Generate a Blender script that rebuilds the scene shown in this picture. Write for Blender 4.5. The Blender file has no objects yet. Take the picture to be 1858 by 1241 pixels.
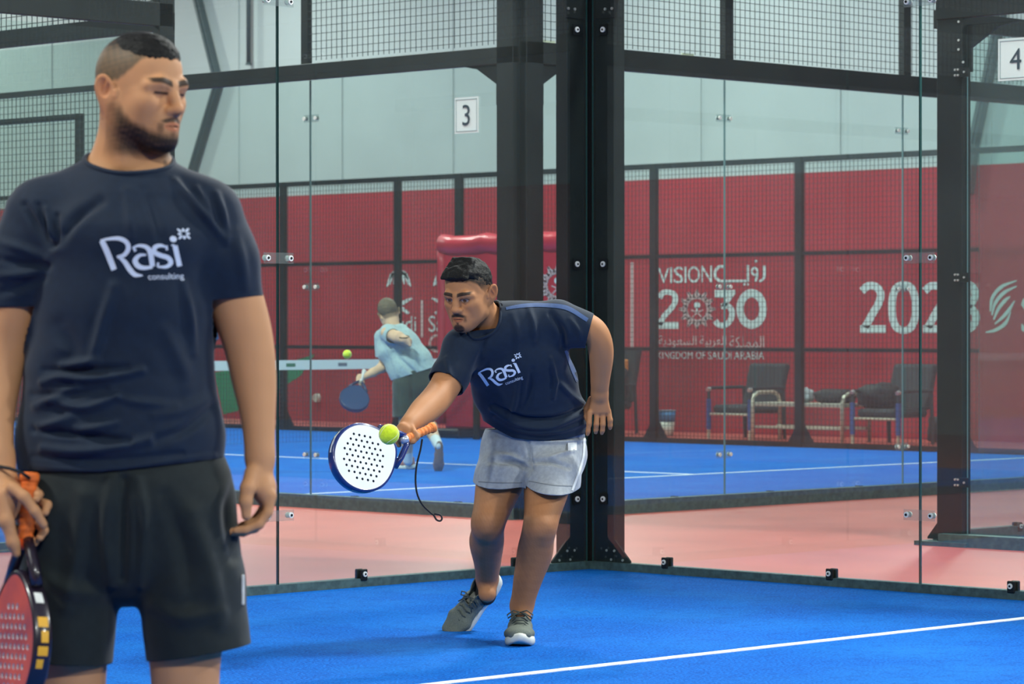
import bpy, bmesh, math, random
import numpy as np
from mathutils import Vector, Matrix
from mathutils.bvhtree import BVHTree

random.seed(7)
S = bpy.context.scene
COL = S.collection
# ------------------------------------------------------------------ camera
IW, IH = 1858.0, 1241.0
FPX, YAW, PITCH, ROLL = 5743.28, 0.780617, 0.00445242, -0.00061214
CAM = np.array([-11.1871, -10.5495, 1.16964])
FW = np.array([math.cos(PITCH) * math.cos(YAW), math.cos(PITCH) * math.sin(YAW), -math.sin(PITCH)])
_r = np.array([math.sin(YAW), -math.cos(YAW), 0.0])
_u = np.cross(_r, FW)
RT = _r * math.cos(ROLL) + _u * math.sin(ROLL)
UP = _u * math.cos(ROLL) - _r * math.sin(ROLL)
cam_data = bpy.data.cameras.new('camera')
cam_data.sensor_width = 36.0
cam_data.lens = FPX / IW * 36.0
cam_data.clip_end = 200
cam = bpy.data.objects.new('camera', cam_data)
COL.objects.link(cam)
m = Matrix(((RT[0], UP[0], -FW[0], CAM[0]), (RT[1], UP[1], -FW[1], CAM[1]), (RT[2], UP[2], -FW[2], CAM[2]), (0, 0, 0, 1)))
cam.matrix_world = m
cam_data.dof.use_dof = True
cam_data.dof.focus_distance = 11.7
cam_data.dof.aperture_fstop = 9.0
S.camera = cam

# ------------------------------------------------------------------ world, lights, exposure
w = bpy.data.worlds.new('hall_air')
S.world = w
w.use_nodes = True
w.node_tree.nodes['Background'].inputs[0].default_value = (0.60, 0.68, 0.70, 1)
w.node_tree.nodes['Background'].inputs[1].default_value = 0.04

def area_light(name, x, y, z, sx, sy, watts, rot=(0, 0, 0), col=(0.95, 1.0, 0.95)):
    L = bpy.data.lights.new(name, 'AREA')
    L.shape = 'RECTANGLE'; L.size = sx; L.size_y = sy; L.energy = watts; L.color = col
    o = bpy.data.objects.new(name, L); COL.objects.link(o)
    o.location = (x, y, z); o.rotation_euler = rot
    return o
# court floodlights, plus an unseen one added to brighten the far wall: (x, y, z, aim x, aim y, watts, where)
FLOODS = [(0.9, -3.6, 6.2, -3.5, -4.0, 520, 'beside the near court, nearest the glass corner'), (0.9, -10.5, 6.2, -4.0, -9.0, 420, 'beside the near court at its net'),
          (-10.9, -2.6, 6.2, -6.0, -3.5, 330, 'left of the near court by its back wall'), (-10.9, -12.5, 6.2, -6.0, -5.0, 380, 'left of the near court, behind the camera'),
          (-3.5, -17.5, 6.2, -4.0, -6.0, 380, 'at the open end of the near court'), (2.0, 7.0, 6.2, 7.0, 8.0, 540, 'beside the court behind, near its corner'),
          (2.0, 15.5, 6.2, 8.0, 15.0, 480, 'beside the court behind, past its net'), (12.9, 6.0, 7.3, 9.5, 6.0, 430, 'by the red wall above the right armchair'),
          (12.9, 13.0, 7.3, 10.0, 12.0, 420, 'by the red wall above the backdrop'), (12.9, 20.0, 7.3, 10.0, 19.0, 430, 'by the red wall at the far left'), (11.5, 28.0, 7.3, 13.0, 27.0, 480, 'added to brighten the far wall at left'),
          (-5.0, 9.0, 6.2, -5.0, 7.0, 420, 'above the court at left'), (8.0, -7.0, 6.2, 8.0, -5.0, 420, 'above the court at right'),
          (1.35, 1.6, 7.0, 1.35, 1.7, 360, 'over the crossing of the aisles')]
for _f in FLOODS:
    _o = area_light('floodlight_light', _f[0], _f[1], _f[2], 0.95, 0.45, _f[5])
    _o.rotation_euler = (Vector((_f[3], _f[4], 0.6)) - Vector(_f[:3])).to_track_quat('-Z', 'Y').to_euler()
S.view_settings.view_transform = 'Standard'
S.view_settings.look = 'None'
S.view_settings.gamma = 1.0
S.view_settings.use_curve_mapping = False
S.view_settings.exposure = 0.17
S.cycles.use_denoising = True
S.cycles.use_adaptive_sampling = True
S.cycles.adaptive_threshold = 0.04
S.cycles.max_bounces = 8
S.cycles.diffuse_bounces = 2
S.cycles.glossy_bounces = 4
S.cycles.transparent_max_bounces = 40
S.cycles.caustics_reflective = False
S.cycles.caustics_refractive = False

# ------------------------------------------------------------------ projection helpers (measuring only)
def ray(px, py):
    return FW + RT * ((px - IW / 2) / FPX) + UP * ((IH / 2 - py) / FPX)
def on_plane(px, py, ax, v):
    d = ray(px, py); t = (v - CAM[ax]) / d[ax]
    return CAM + d * t
def at_depth(px, py, dep):
    return CAM + ray(px, py) * dep

# ------------------------------------------------------------------ materials
def lin(c):
    c = [x / 255.0 for x in c]
    return tuple((x / 12.92 if x <= 0.04045 else ((x + 0.055) / 1.055) ** 2.4) for x in c) + (1.0,)
MATS = {}
def nd(nt, typ, **kw):
    n = nt.nodes.new(typ)
    for k, v in kw.items():
        if k.startswith('i_'):
            key = k[2:]
            n.inputs[int(key) if key.isdigit() else key.replace('_', ' ')].default_value = v
        else:
            setattr(n, k, v)
    return n
def mat(name, col, rough=0.6, metal=0.0, spec=0.5, noise=None, bump=None, sheen=0.0, sss=0.0, coat=0.0, col2=None, emit=None):
    """noise=(scale, amount[, detail]) colour variation, bump=(scale, strength, distance)"""
    if name in MATS: return MATS[name]
    m = bpy.data.materials.new(name); m.use_nodes = True
    nt = m.node_tree; b = nt.nodes['Principled BSDF']
    c = lin(col)
    b.inputs['Base Color'].default_value = c
    b.inputs['Roughness'].default_value = rough
    b.inputs['Metallic'].default_value = metal
    b.inputs['Specular IOR Level'].default_value = spec
    b.inputs['Sheen Weight'].default_value = sheen
    b.inputs['Coat Weight'].default_value = coat
    if sss:
        b.inputs['Subsurface Weight'].default_value = sss
        b.inputs['Subsurface Radius'].default_value = (0.012, 0.005, 0.003)
        b.inputs['Subsurface Scale'].default_value = 1.0
    tc = nd(nt, 'ShaderNodeTexCoord')
    if noise:
        n = nd(nt, 'ShaderNodeTexNoise'); n.inputs['Scale'].default_value = noise[0]
        n.inputs['Detail'].default_value = noise[2] if len(noise) > 2 else 4
        nt.links.new(tc.outputs['Object'], n.inputs['Vector'])
        mx = nd(nt, 'ShaderNodeMix', data_type='RGBA')
        a = noise[1]
        mx.inputs[6].default_value = tuple(x * (1 - a) for x in c[:3]) + (1,)
        mx.inputs[7].default_value = lin(col2) if col2 else tuple(min(1, x * (1 + a)) for x in c[:3]) + (1,)
        r = nd(nt, 'ShaderNodeMapRange'); r.inputs[1].default_value = 0.3; r.inputs[2].default_value = 0.7
        nt.links.new(n.outputs['Fac'], r.inputs[0]); nt.links.new(r.outputs[0], mx.inputs[0])
        nt.links.new(mx.outputs[2], b.inputs['Base Color'])
    if bump:
        n = nd(nt, 'ShaderNodeTexNoise'); n.inputs['Scale'].default_value = bump[0]; n.inputs['Detail'].default_value = 3
        nt.links.new(tc.outputs['Object'], n.inputs['Vector'])
        bp = nd(nt, 'ShaderNodeBump'); bp.inputs['Strength'].default_value = bump[1]; bp.inputs['Distance'].default_value = bump[2]
        nt.links.new(n.outputs['Fac'], bp.inputs['Height']); nt.links.new(bp.outputs['Normal'], b.inputs['Normal'])
    if emit:
        b.inputs['Emission Color'].default_value = lin(emit[0]); b.inputs['Emission Strength'].default_value = emit[1]
    MATS[name] = m
    return m

def glass_mat(name, tint, dust, refl_tint=(1, 1, 1), ior=1.5):
    """thin architectural pane: clear transmission, Fresnel mirror reflection and a film of dust"""
    m = bpy.data.materials.new(name); m.use_nodes = True
    nt = m.node_tree; nt.nodes.clear()
    out = nd(nt, 'ShaderNodeOutputMaterial')
    tr = nd(nt, 'ShaderNodeBsdfTransparent'); tr.inputs[0].default_value = tint + (1,)
    gl = nd(nt, 'ShaderNodeBsdfGlossy'); gl.inputs['Roughness'].default_value = 0.015; gl.inputs[0].default_value = refl_tint + (1,)
    fr = nd(nt, 'ShaderNodeFresnel'); fr.inputs[0].default_value = ior
    mx = nd(nt, 'ShaderNodeMixShader')
    geo = nd(nt, 'ShaderNodeNewGeometry')   # both faces' reflection is given by the front face alone
    inv = nd(nt, 'ShaderNodeMath', operation='SUBTRACT'); inv.inputs[0].default_value = 1.0
    nt.links.new(geo.outputs['Backfacing'], inv.inputs[1])
    sc2 = nd(nt, 'ShaderNodeMath', operation='MULTIPLY'); sc2.inputs[1].default_value = 1.85
    nt.links.new(fr.outputs[0], sc2.inputs[0])
    ml = nd(nt, 'ShaderNodeMath', operation='MULTIPLY', use_clamp=True)
    nt.links.new(sc2.outputs[0], ml.inputs[0]); nt.links.new(inv.outputs[0], ml.inputs[1])
    nt.links.new(ml.outputs[0], mx.inputs[0]); nt.links.new(tr.outputs[0], mx.inputs[1]); nt.links.new(gl.outputs[0], mx.inputs[2])
    df = nd(nt, 'ShaderNodeBsdfDiffuse'); df.inputs[0].default_value = (0.62, 0.72, 0.70, 1)
    tl = nd(nt, 'ShaderNodeBsdfTranslucent'); tl.inputs[0].default_value = (0.62, 0.72, 0.70, 1)
    ms = nd(nt, 'ShaderNodeMixShader'); ms.inputs[0].default_value = 0.5
    nt.links.new(df.outputs[0], ms.inputs[1]); nt.links.new(tl.outputs[0], ms.inputs[2])
    tc = nd(nt, 'ShaderNodeTexCoord')
    n = nd(nt, 'ShaderNodeTexNoise'); n.inputs['Scale'].default_value = 2.2; n.inputs['Detail'].default_value = 6
    n2 = nd(nt, 'ShaderNodeTexNoise'); n2.inputs['Scale'].default_value = 26; n2.inputs['Detail'].default_value = 2
    nt.links.new(tc.outputs['Object'], n.inputs['Vector']); nt.links.new(tc.outputs['Object'], n2.inputs['Vector'])
    r = nd(nt, 'ShaderNodeMapRange'); r.inputs[1].default_value = 0.3; r.inputs[2].default_value = 0.75; r.inputs[3].default_value = dust * 0.6; r.inputs[4].default_value = dust * 1.5
    nt.links.new(n.outputs['Fac'], r.inputs[0])
    r2 = nd(nt, 'ShaderNodeMapRange'); r2.inputs[1].default_value = 0.73; r2.inputs[2].default_value = 0.80; r2.inputs[3].default_value = 0.0; r2.inputs[4].default_value = dust * 2.5
    nt.links.new(n2.outputs['Fac'], r2.inputs[0])
    ad = nd(nt, 'ShaderNodeMath', operation='ADD'); nt.links.new(r.outputs[0], ad.inputs[0]); nt.links.new(r2.outputs[0], ad.inputs[1])
    m2 = nd(nt, 'ShaderNodeMixShader')
    nt.links.new(ad.outputs[0], m2.inputs[0]); nt.links.new(mx.outputs[0], m2.inputs[1]); nt.links.new(ms.outputs[0], m2.inputs[2])
    nt.links.new(m2.outputs[0], out.inputs[0])
    MATS[name] = m
    return m

M_GLASS = glass_mat('court_glass', (0.93, 0.982, 0.968), 0.014)
M_EDGE = mat('glass_edge_green', (34, 72, 70), 0.25, spec=0.6)
M_EDGE2 = mat('glass_edge_pale', (92, 122, 126), 0.3, spec=0.6)
M_CLIP = glass_mat('clear_clip_plate', (0.88, 0.9, 0.9), 0.10)
M_FRAME = mat('frame_black_paint', (13, 20, 22), 0.5, spec=0.25, noise=(9, 0.25))
M_BASE = mat('base_rail_grey_green', (62, 84, 84), 0.5, noise=(35, 0.35, 6))
M_WIRE = mat('mesh_wire', (36, 44, 46), 0.5)
M_STEEL = mat('bolt_steel', (205, 208, 205), 0.35, metal=0.6)
M_WASH = mat('white_washer', (225, 228, 224), 0.4)
M_PALEBLOCK = mat('pale_spacer', (205, 212, 188), 0.6)
M_WHITE = mat('white_line_paint', (235, 240, 245), 0.8, noise=(60, 0.08))
M_PRINT = mat('white_wall_print', (205, 225, 225), 0.7)
M_PRINTDIM = mat('grey_pink_wall_print', (204, 182, 182), 0.7)
M_GREEN = mat('green_wall_paint', (20, 140, 95), 0.7)
M_BLUEP = mat('blue_wall_paint', (25, 105, 190), 0.7)
M_PAPER = mat('sign_paper', (222, 230, 230), 0.5)
M_INK = mat('sign_ink', (32, 50, 66), 0.6)

def turf_mat():
    m = bpy.data.materials.new('blue_turf'); m.use_nodes = True
    nt = m.node_tree; b = nt.nodes['Principled BSDF']
    b.inputs['Roughness'].default_value = 0.85; b.inputs['Specular IOR Level'].default_value = 0.1
    tc = nd(nt, 'ShaderNodeTexCoord')
    fine = nd(nt, 'ShaderNodeTexNoise'); fine.inputs['Scale'].default_value = 90; fine.inputs['Detail'].default_value = 5
    big = nd(nt, 'ShaderNodeTexNoise'); big.inputs['Scale'].default_value = 1.6; big.inputs['Detail'].default_value = 5
    mid = nd(nt, 'ShaderNodeTexNoise'); mid.inputs['Scale'].default_value = 14; mid.inputs['Detail'].default_value = 4
    for n in (fine, big, mid): nt.links.new(tc.outputs['Object'], n.inputs['Vector'])
    a = nd(nt, 'ShaderNodeMix', data_type='RGBA'); a.inputs[6].default_value = lin((3, 78, 168)); a.inputs[7].default_value = lin((8, 110, 208))
    r = nd(nt, 'ShaderNodeMapRange'); r.inputs[1].default_value = 0.40; r.inputs[2].default_value = 0.60
    nt.links.new(fine.outputs['Fac'], r.inputs[0]); nt.links.new(r.outputs[0], a.inputs[0])
    c = nd(nt, 'ShaderNodeMix', data_type='RGBA'); c.inputs[7].default_value = lin((24, 122, 206))
    r2 = nd(nt, 'ShaderNodeMapRange'); r2.inputs[1].default_value = 0.42; r2.inputs[2].default_value = 0.75; r2.inputs[4].default_value = 0.55
    nt.links.new(big.outputs['Fac'], r2.inputs[0]); nt.links.new(r2.outputs[0], c.inputs[0]); nt.links.new(a.outputs[2], c.inputs[6])
    d = nd(nt, 'ShaderNodeMix', data_type='RGBA'); d.inputs[7].default_value = lin((2, 72, 158))
    r3 = nd(nt, 'ShaderNodeMapRange'); r3.inputs[1].default_value = 0.5; r3.inputs[2].default_value = 0.8; r3.inputs[4].default_value = 0.6
    nt.links.new(mid.outputs['Fac'], r3.inputs[0]); nt.links.new(r3.outputs[0], d.inputs[0]); nt.links.new(c.outputs[2], d.inputs[6])
    nt.links.new(d.outputs[2], b.inputs['Base Color'])
    bp = nd(nt, 'ShaderNodeBump'); bp.inputs['Strength'].default_value = 0.8; bp.inputs['Distance'].default_value = 0.012
    nt.links.new(fine.outputs['Fac'], bp.inputs['Height']); nt.links.new(bp.outputs['Normal'], b.inputs['Normal'])
    return m
M_TURF = turf_mat()
M_EPOXY = mat('red_epoxy_floor', (188, 92, 82), 0.36, spec=0.7, noise=(1.4, 0.12, 5), bump=(2.0, 0.02, 0.01))
M_REDWALL = mat('red_wall_paint', (168, 29, 47), 0.75, noise=(1.2, 0.10, 3))
M_GREYWALL = mat('grey_wall_panel', (176, 186, 186), 0.6, noise=(0.8, 0.06, 3))
M_CEIL = mat('hall_ceiling_paint', (150, 155, 155), 0.8)

# ------------------------------------------------------------------ mesh helpers
class MB:
    def __init__(s): s.v = []; s.f = []; s.m = []
    def add(s, vs, fs, mi=0):
        o = len(s.v); s.v += [tuple(map(float, x)) for x in vs]; s.f += [tuple(i + o for i in f) for f in fs]; s.m += [mi] * len(fs)
        return s
    def box(s, x0, x1, y0, y1, z0, z1, mi=0):
        vs = [(x, y, z) for z in (z0, z1) for y in (y0, y1) for x in (x0, x1)]
        return s.add(vs, [(0, 2, 3, 1), (4, 5, 7, 6), (0, 1, 5, 4), (2, 6, 7, 3), (0, 4, 6, 2), (1, 3, 7, 5)], mi)
    def bbox(s, x0, x1, y0, y1, z0, z1, b=0.005, mi=0):
        """box with chamfered edges"""
        bm = bmesh.new(); bmesh.ops.create_cube(bm, size=1)
        for v in bm.verts: v.co = Vector(((x0 + x1) / 2 + v.co.x * (x1 - x0), (y0 + y1) / 2 + v.co.y * (y1 - y0), (z0 + z1) / 2 + v.co.z * (z1 - z0)))
        bmesh.ops.bevel(bm, geom=bm.edges[:], offset=b, segments=1, affect='EDGES')
        bm.verts.ensure_lookup_table(); bm.verts.index_update()
        s.add([v.co[:] for v in bm.verts], [[v.index for v in f.verts] for f in bm.faces], mi); bm.free()
        return s
    def cyl(s, a, b, r0, r1=None, n=12, mi=0, cap=True):
        a = Vector(a); b = Vector(b); r1 = r0 if r1 is None else r1
        d = (b - a).normalized(); u = d.orthogonal().normalized(); v = d.cross(u)
        vs = []
        for c, r in ((a, r0), (b, r1)):
            for i in range(n):
                t = 2 * math.pi * i / n
                vs.append(c + (u * math.cos(t) + v * math.sin(t)) * r)
        fs = [(i, (i + 1) % n, n + (i + 1) % n, n + i) for i in range(n)]
        if cap: fs += [tuple(range(n - 1, -1, -1)), tuple(range(n, 2 * n))]
        return s.add(vs, fs, mi)
    def tube(s, pts, r, n=8, mi=0, closed=False):
        pts = [Vector(p) for p in pts]; rs = r if isinstance(r, (list, tuple)) else [r] * len(pts)
        N = len(pts); vs = []
        up = None
        for i, p in enumerate(pts):
            a = pts[(i - 1) % N] if (closed or i > 0) else pts[i]
            c = pts[(i + 1) % N] if (closed or i < N - 1) else pts[i]
            d = (c - a).normalized()
            if up is None: up = d.orthogonal().normalized()
            up = (up - d * up.dot(d)).normalized(); v = d.cross(up)
            for k in range(n):
                t = 2 * math.pi * k / n
                vs.append(p + (up * math.cos(t) + v * math.sin(t)) * rs[i])
        fs = []
        for i in range(N if closed else N - 1):
            j = (i + 1) % N
            fs += [(i * n + k, i * n + (k + 1) % n, j * n + (k + 1) % n, j * n + k) for k in range(n)]
        if not closed: fs += [tuple(range(n - 1, -1, -1)), tuple(range((N - 1) * n, N * n))]
        return s.add(vs, fs, mi)
    def prism(s, poly, vec, mi=0):
        """extrude a planar polygon (3d points) along vec"""
        n = len(poly); vec = Vector(vec)
        vs = [Vector(p) for p in poly] + [Vector(p) + vec for p in poly]
        fs = [tuple(range(n - 1, -1, -1)), tuple(range(n, 2 * n))] + [(i, (i + 1) % n, n + (i + 1) % n, n + i) for i in range(n)]
        return s.add(vs, fs, mi)
    def data(s, name, mats, smooth=False):
        me = bpy.data.meshes.new(name); me.from_pydata(s.v, [], s.f)
        for mm in (mats if isinstance(mats, (list, tuple)) else [mats]): me.materials.append(mm)
        if len(set(s.m)) > 1 or (s.m and s.m[0]): me.polygons.foreach_set('material_index', s.m)
        if smooth: me.polygons.foreach_set('use_smooth', [True] * len(me.polygons))
        bm = bmesh.new(); bm.from_mesh(me); bmesh.ops.recalc_face_normals(bm, faces=bm.faces); bm.to_mesh(me); bm.free()
        me.update()
        return me
    def build(s, name, mats, parent=None, smooth=False):
        return link(name, s.data(name, mats, smooth), parent)
def link(name, data, parent=None, loc=None):
    o = bpy.data.objects.new(name, data); COL.objects.link(o)
    if parent is not None: o.parent = parent
    if loc is not None: o.location = loc
    return o
def tag(o, label=None, cat=None, group=None, kind=None):
    if label: o['label'] = label
    if cat: o['category'] = cat
    if group: o['group'] = group
    if kind: o['kind'] = kind
    return o
def thing(name, label, cat, loc=(0, 0, 0), rotz=0.0, group=None):
    o = link(name, None); o.location = loc; o.rotation_euler = (0, 0, rotz); o.empty_display_size = 0.1
    return tag(o, label, cat, group)

# ------------------------------------------------------------------ the hall shell
HX0, HX1, HY0, HY1, HZ = -17.0, 15.6, -26.0, 42.0, 8.6
RED_Z = 2.86
o = MB().box(HX0, HX1, HY0, HY1, -0.12, -0.012).build('floor', M_EPOXY); tag(o, 'glossy red epoxy floor of the hall between the courts', kind='structure')
o = MB().box(HX1, HX1 + 0.2, HY0, HY1, -0.1, RED_Z).build('wall_far', M_REDWALL); tag(o, 'red painted lower part of the far hall wall', kind='structure')
mb = MB(); mb.box(HX1 + 0.02, HX1 + 0.2, HY0, HY1, RED_Z, HZ)
mb.build('cladding', M_GREYWALL, o)
mb = MB()
for k in range(34):  # shallow standing seams of the cladding sheets
    yy = HY0 + 1 + 2 * k
    mb.box(HX1 + 0.005, HX1 + 0.02, yy, yy + 0.05, RED_Z, HZ)
so = mb.build('cladding_seams', M_GREYWALL, o); so['kind'] = 'stuff'
for nm, a in (('wall_left', (HX0, HX1, HY1, HY1 + 0.2, -0.1, HZ)), ('wall_right', (HX0, HX1, HY0 - 0.2, HY0, -0.1, HZ)), ('wall_behind', (HX0 - 0.2, HX0, HY0, HY1, -0.1, HZ))):
    o = MB().box(*a).build(nm, M_GREYWALL); tag(o, 'grey clad wall of the sports hall', kind='structure')
o = MB().box(HX0, HX1, HY0, HY1, HZ, HZ + 0.2).build('ceiling', M_CEIL); tag(o, 'grey ceiling of the sports hall', kind='structure')
for _f in FLOODS:
    t = thing('floodlight', 'floodlight ' + _f[6], 'floodlight', _f[:3], group='floodlights of the hall')
    _d = (Vector((_f[3], _f[4], 0.6)) - Vector(_f[:3])).normalized(); t.rotation_euler = _d.to_track_quat('-Z', 'Y').to_euler()
    MB().bbox(-0.52, 0.52, -0.27, 0.27, 0.02, 0.12, 0.015).build('housing', M_FRAME, t)
    MB().cyl((0, 0, 0.1), (0, 0, 0.2), 0.05, n=8).build('knuckle', M_FRAME, t)
    rd = MB().cyl((0, 0, 0.1), (0, 0, HZ - _f[2] - 0.12), 0.02, n=8).build('suspension_rod', M_FRAME, t); rd.rotation_mode = 'QUATERNION'; rd.rotation_quaternion = _d.to_track_quat('-Z', 'Y').inverted()
def turf(name, x0, x1, y0, y1, label):
    o = MB().box(x0, x1, y0, y1, -0.012, 0.0).build(name, M_TURF)
    return tag(o, label, kind='structure')
turf('floor_turf', -10.0, 0.0, -20.0, 0.0, 'bright blue turf of the near court')
turf('floor_turf.001', 2.70, 12.78, 3.137, 23.1, 'blue turf of the court behind the glass corner')
turf('floor_turf.002', -10.1, -0.08, 3.14, 23.1, 'blue turf of the court beyond the left glass')
turf('floor_turf.003', 2.70, 12.78, -20.1, -0.09, 'blue turf of the court behind the dark post at right')
def line(name, x0, x1, y0, y1, label, amp=0.0):
    """painted line, slightly ragged along its long side"""
    n = 160 if amp else 1
    mb = MB(); lx = (x1 - x0) > (y1 - y0)
    for i in range(n):
        a, b = i / n, (i + 1) / n
        e0 = random.uniform(-amp, amp); e1 = random.uniform(-amp, amp)
        if lx: mb.box(x0 + (x1 - x0) * a, x0 + (x1 - x0) * b, y0 + e0, y1 + e1, 0.0, 0.003)
        else: mb.box(x0 + e0, x1 + e1, y0 + (y1 - y0) * a, y0 + (y1 - y0) * b, 0.0, 0.003)
    return tag(mb.build(name, M_WHITE), label, kind='structure')
line('trim_1', -10.0, 0.0, -3.085, -3.035, 'white service line across the near blue court', 0.002)
line('trim_2', -5.025, -4.975, -10.0, -3.05, 'white centre line of the near court')
line('trim_3', 2.70, 12.78, 6.13, 6.18, 'white service line across the court behind')
line('trim_4', 7.715, 7.765, 6.18, 20.1, 'white centre line of the court behind')
line('trim_5', 2.70, 12.78, 20.1, 20.15, 'far white service line of the court behind')
line('trim_6', 2.70, 12.78, -3.15, -3.1, 'white service line of the court at right')
line('trim_7', -10.1, -0.08, 6.13, 6.18, 'white service line of the court at left')

# ------------------------------------------------------------------ court enclosures
BASE_H, RAIL0, RAIL1, MESH_TOP = 0.038, 2.80, 2.925, 3.9
class Wall:
    def __init__(s, name, label, O, ang, sgn, cat='glass wall'):
        s.t = thing(name, label, cat, (O[0], O[1], 0), ang); s.g = sgn
    def bx(s, mb, s0, s1, n0, n1, z0, z1, bev=0, mi=0):
        y0, y1 = sorted((s.g * n0, s.g * n1))
        return mb.bbox(s0, s1, y0, y1, z0, z1, bev, mi) if bev else mb.box(s0, s1, y0, y1, z0, z1, mi)
    def P(s, a, n, z): return (a, s.g * n, z)
    def panes(s, joints, z1=2.8, gap=0.004, edge=None):
        for a, b in zip(joints[:-1], joints[1:]):
            mb = MB(); s.bx(mb, a + gap, b - gap, 0.0, 0.011, BASE_H * 0.4, z1)
            # green cut edges of the pane
            p = mb.build('glass_pane', [M_GLASS, edge or M_EDGE2], s.t)
            me = p.data
            for f in me.polygons:
                if abs(f.normal.x) > 0.9 : f.material_index = 1
    def base(s, L0, L1, h=BASE_H, d=0.04):
        mb = MB(); s.bx(mb, L0, L1, -0.012, -0.002, 0.0, h, 0); s.bx(mb, L0, L1, 0.013, 0.013 + d, -0.012, h)
        mb.build('base_rail', M_BASE, s.t)
    def base_clips(s, pos):
        for a in pos:
            mb = MB(); s.bx(mb, a - 0.02, a + 0.02, -0.018, -0.001, BASE_H - 0.01, BASE_H + 0.042, 0.004)
            s.bx(mb, a - 0.02, a + 0.02, 0.012, 0.03, BASE_H - 0.01, BASE_H + 0.042, 0.004)
            c = mb.build('base_clip', M_FRAME, s.t)
            mb = MB().cyl(s.P(a, -0.018, BASE_H + 0.02), s.P(a, -0.023, BASE_H + 0.02), 0.012, n=14)
            q = mb.build('washer', M_WASH, c)
            mb = MB().cyl(s.P(a, -0.023, BASE_H + 0.02), s.P(a, -0.0255, BASE_H + 0.02), 0.005, n=8)
            mb.build('bolt', M_FRAME, c)
            mb = MB().cyl(s.P(a, 0.03, BASE_H + 0.02), s.P(a, 0.036, BASE_H + 0.02), 0.012, n=10)
            mb.build('washer', M_WASH, c)
    def clip(s, a, z, half=0.085):
        mb = MB(); s.bx(mb, a - half, a + half, -0.006, -0.001, z - 0.024, z + 0.024)
        c = mb.build('clip_plate', M_CLIP, s.t)
        for e in (-1, 1):
            x = a + e * half * 0.78
            for n0, n1 in ((-0.006, -0.012), (0.012, 0.018)):
                mb = MB().cyl(s.P(x, n0, z), s.P(x, n1, z), 0.013, n=14); mb.build('washer', M_WASH, c)
            mb = MB().cyl(s.P(x, -0.012, z), s.P(x, -0.015, z), 0.006, n=8); mb.build('bolt', M_FRAME, c)
    def point_fix(s, a, z):
        mb = MB(); s.bx(mb, a - 0.024, a + 0.024, -0.004, -0.001, z - 0.026, z + 0.026)
        c = mb.build('fixing_pad', M_FRAME, s.t)
        MB().cyl(s.P(a, -0.004, z), s.P(a, -0.010, z), 0.0135, n=16).build('washer', M_WASH, c)
        MB().cyl(s.P(a, -0.010, z), s.P(a, -0.013, z), 0.005, n=8).build('bolt', M_FRAME, c)
    def post(s, a0, a1, n0=0.014, n1=0.09, z1=MESH_TOP, gusset=0.0, foot=0.0):
        mb = MB(); s.bx(mb, a0, a1, n0, n1, -0.012, z1, 0.004)
        p = mb.build('post', M_FRAME, s.t)
        if foot:
            sg = 1 if foot > 0 else -1; e = a1 if foot > 0 else a0
            mb = MB().prism([s.P(e, n0 + 0.002, BASE_H), s.P(e + foot, n0 + 0.002, BASE_H), s.P(e + foot, n0 + 0.002, BASE_H + 0.01), s.P(e, n0 + 0.002, 0.145)], s.P(0, 0.01, 0))
            q = mb.build('foot_gusset', M_FRAME, p)
            for da, dz in ((-0.05, 0.065), (0.0, 0.065), (0.055, 0.022), (-0.02, 0.022)):
                MB().cyl(s.P(e + sg * da, n0 + 0.002, BASE_H + dz - 0.01), s.P(e + sg * da, n0 - 0.004, BASE_H + dz - 0.01), 0.006, n=8).build('bolt', M_STEEL, p)
        if gusset:
            e = a1 if gusset > 0 else a0
            mb = MB().prism([s.P(e, n0 + 0.02, 2.62), s.P(e + 0.12 * gusset, n0 + 0.02, 2.62 + 0.0), s.P(e + 0.3 * gusset, n0 + 0.02, RAIL0), s.P(e, n0 + 0.02, RAIL0)] if False else
                            [s.P(e, n0 + 0.02, 2.55), s.P(e + 0.03 * gusset, n0 + 0.02, 2.55), s.P(e + 0.03 * gusset, n0 + 0.02, 2.68), s.P(e + 0.20 * gusset, n0 + 0.02, RAIL0 - 0.02), s.P(e + 0.34 * gusset, n0 + 0.02, RAIL0 + 0.005), s.P(e, n0 + 0.02, RAIL0 + 0.005)], s.P(0, 0.02, 0))
            mb.build('corner_gusset', M_FRAME, p)
        return p
    def rail(s, a0, a1, z0=RAIL0, z1=RAIL1, n0=0.012, n1=0.06, name='top_rail'):
        mb = MB(); s.bx(mb, a0, a1, n0, n1, z0, z1, 0.003); return mb.build(name, M_FRAME, s.t)
    def mesh(s, a0, a1, z0, z1, step=0.05, wire=0.0042, n=0.03, stepv=None):
        mb = MB(); h = wire / 2
        for a in np.arange(a0 + step / 2, a1, step): s.bx(mb, a - h, a + h, n - h, n + h, z0, z1)
        for z in np.arange(z0 + step / 2, z1, stepv or step): s.bx(mb, a0, a1, n + h, n + 3 * h, z - h, z + h)
        o = mb.build('wire_mesh', M_WIRE, s.t); o['kind'] = 'stuff'
        return o
    def spacer(s, a, z, w=0.11):
        mb = MB(); s.bx(mb, a - w / 2, a + w / 2, -0.003, 0.011, z - 0.014, z + 0.014); mb.build('spacer_block', M_PALEBLOCK, s.t)

FIX_Z = (0.342, 1.478, 2.611)
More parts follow.
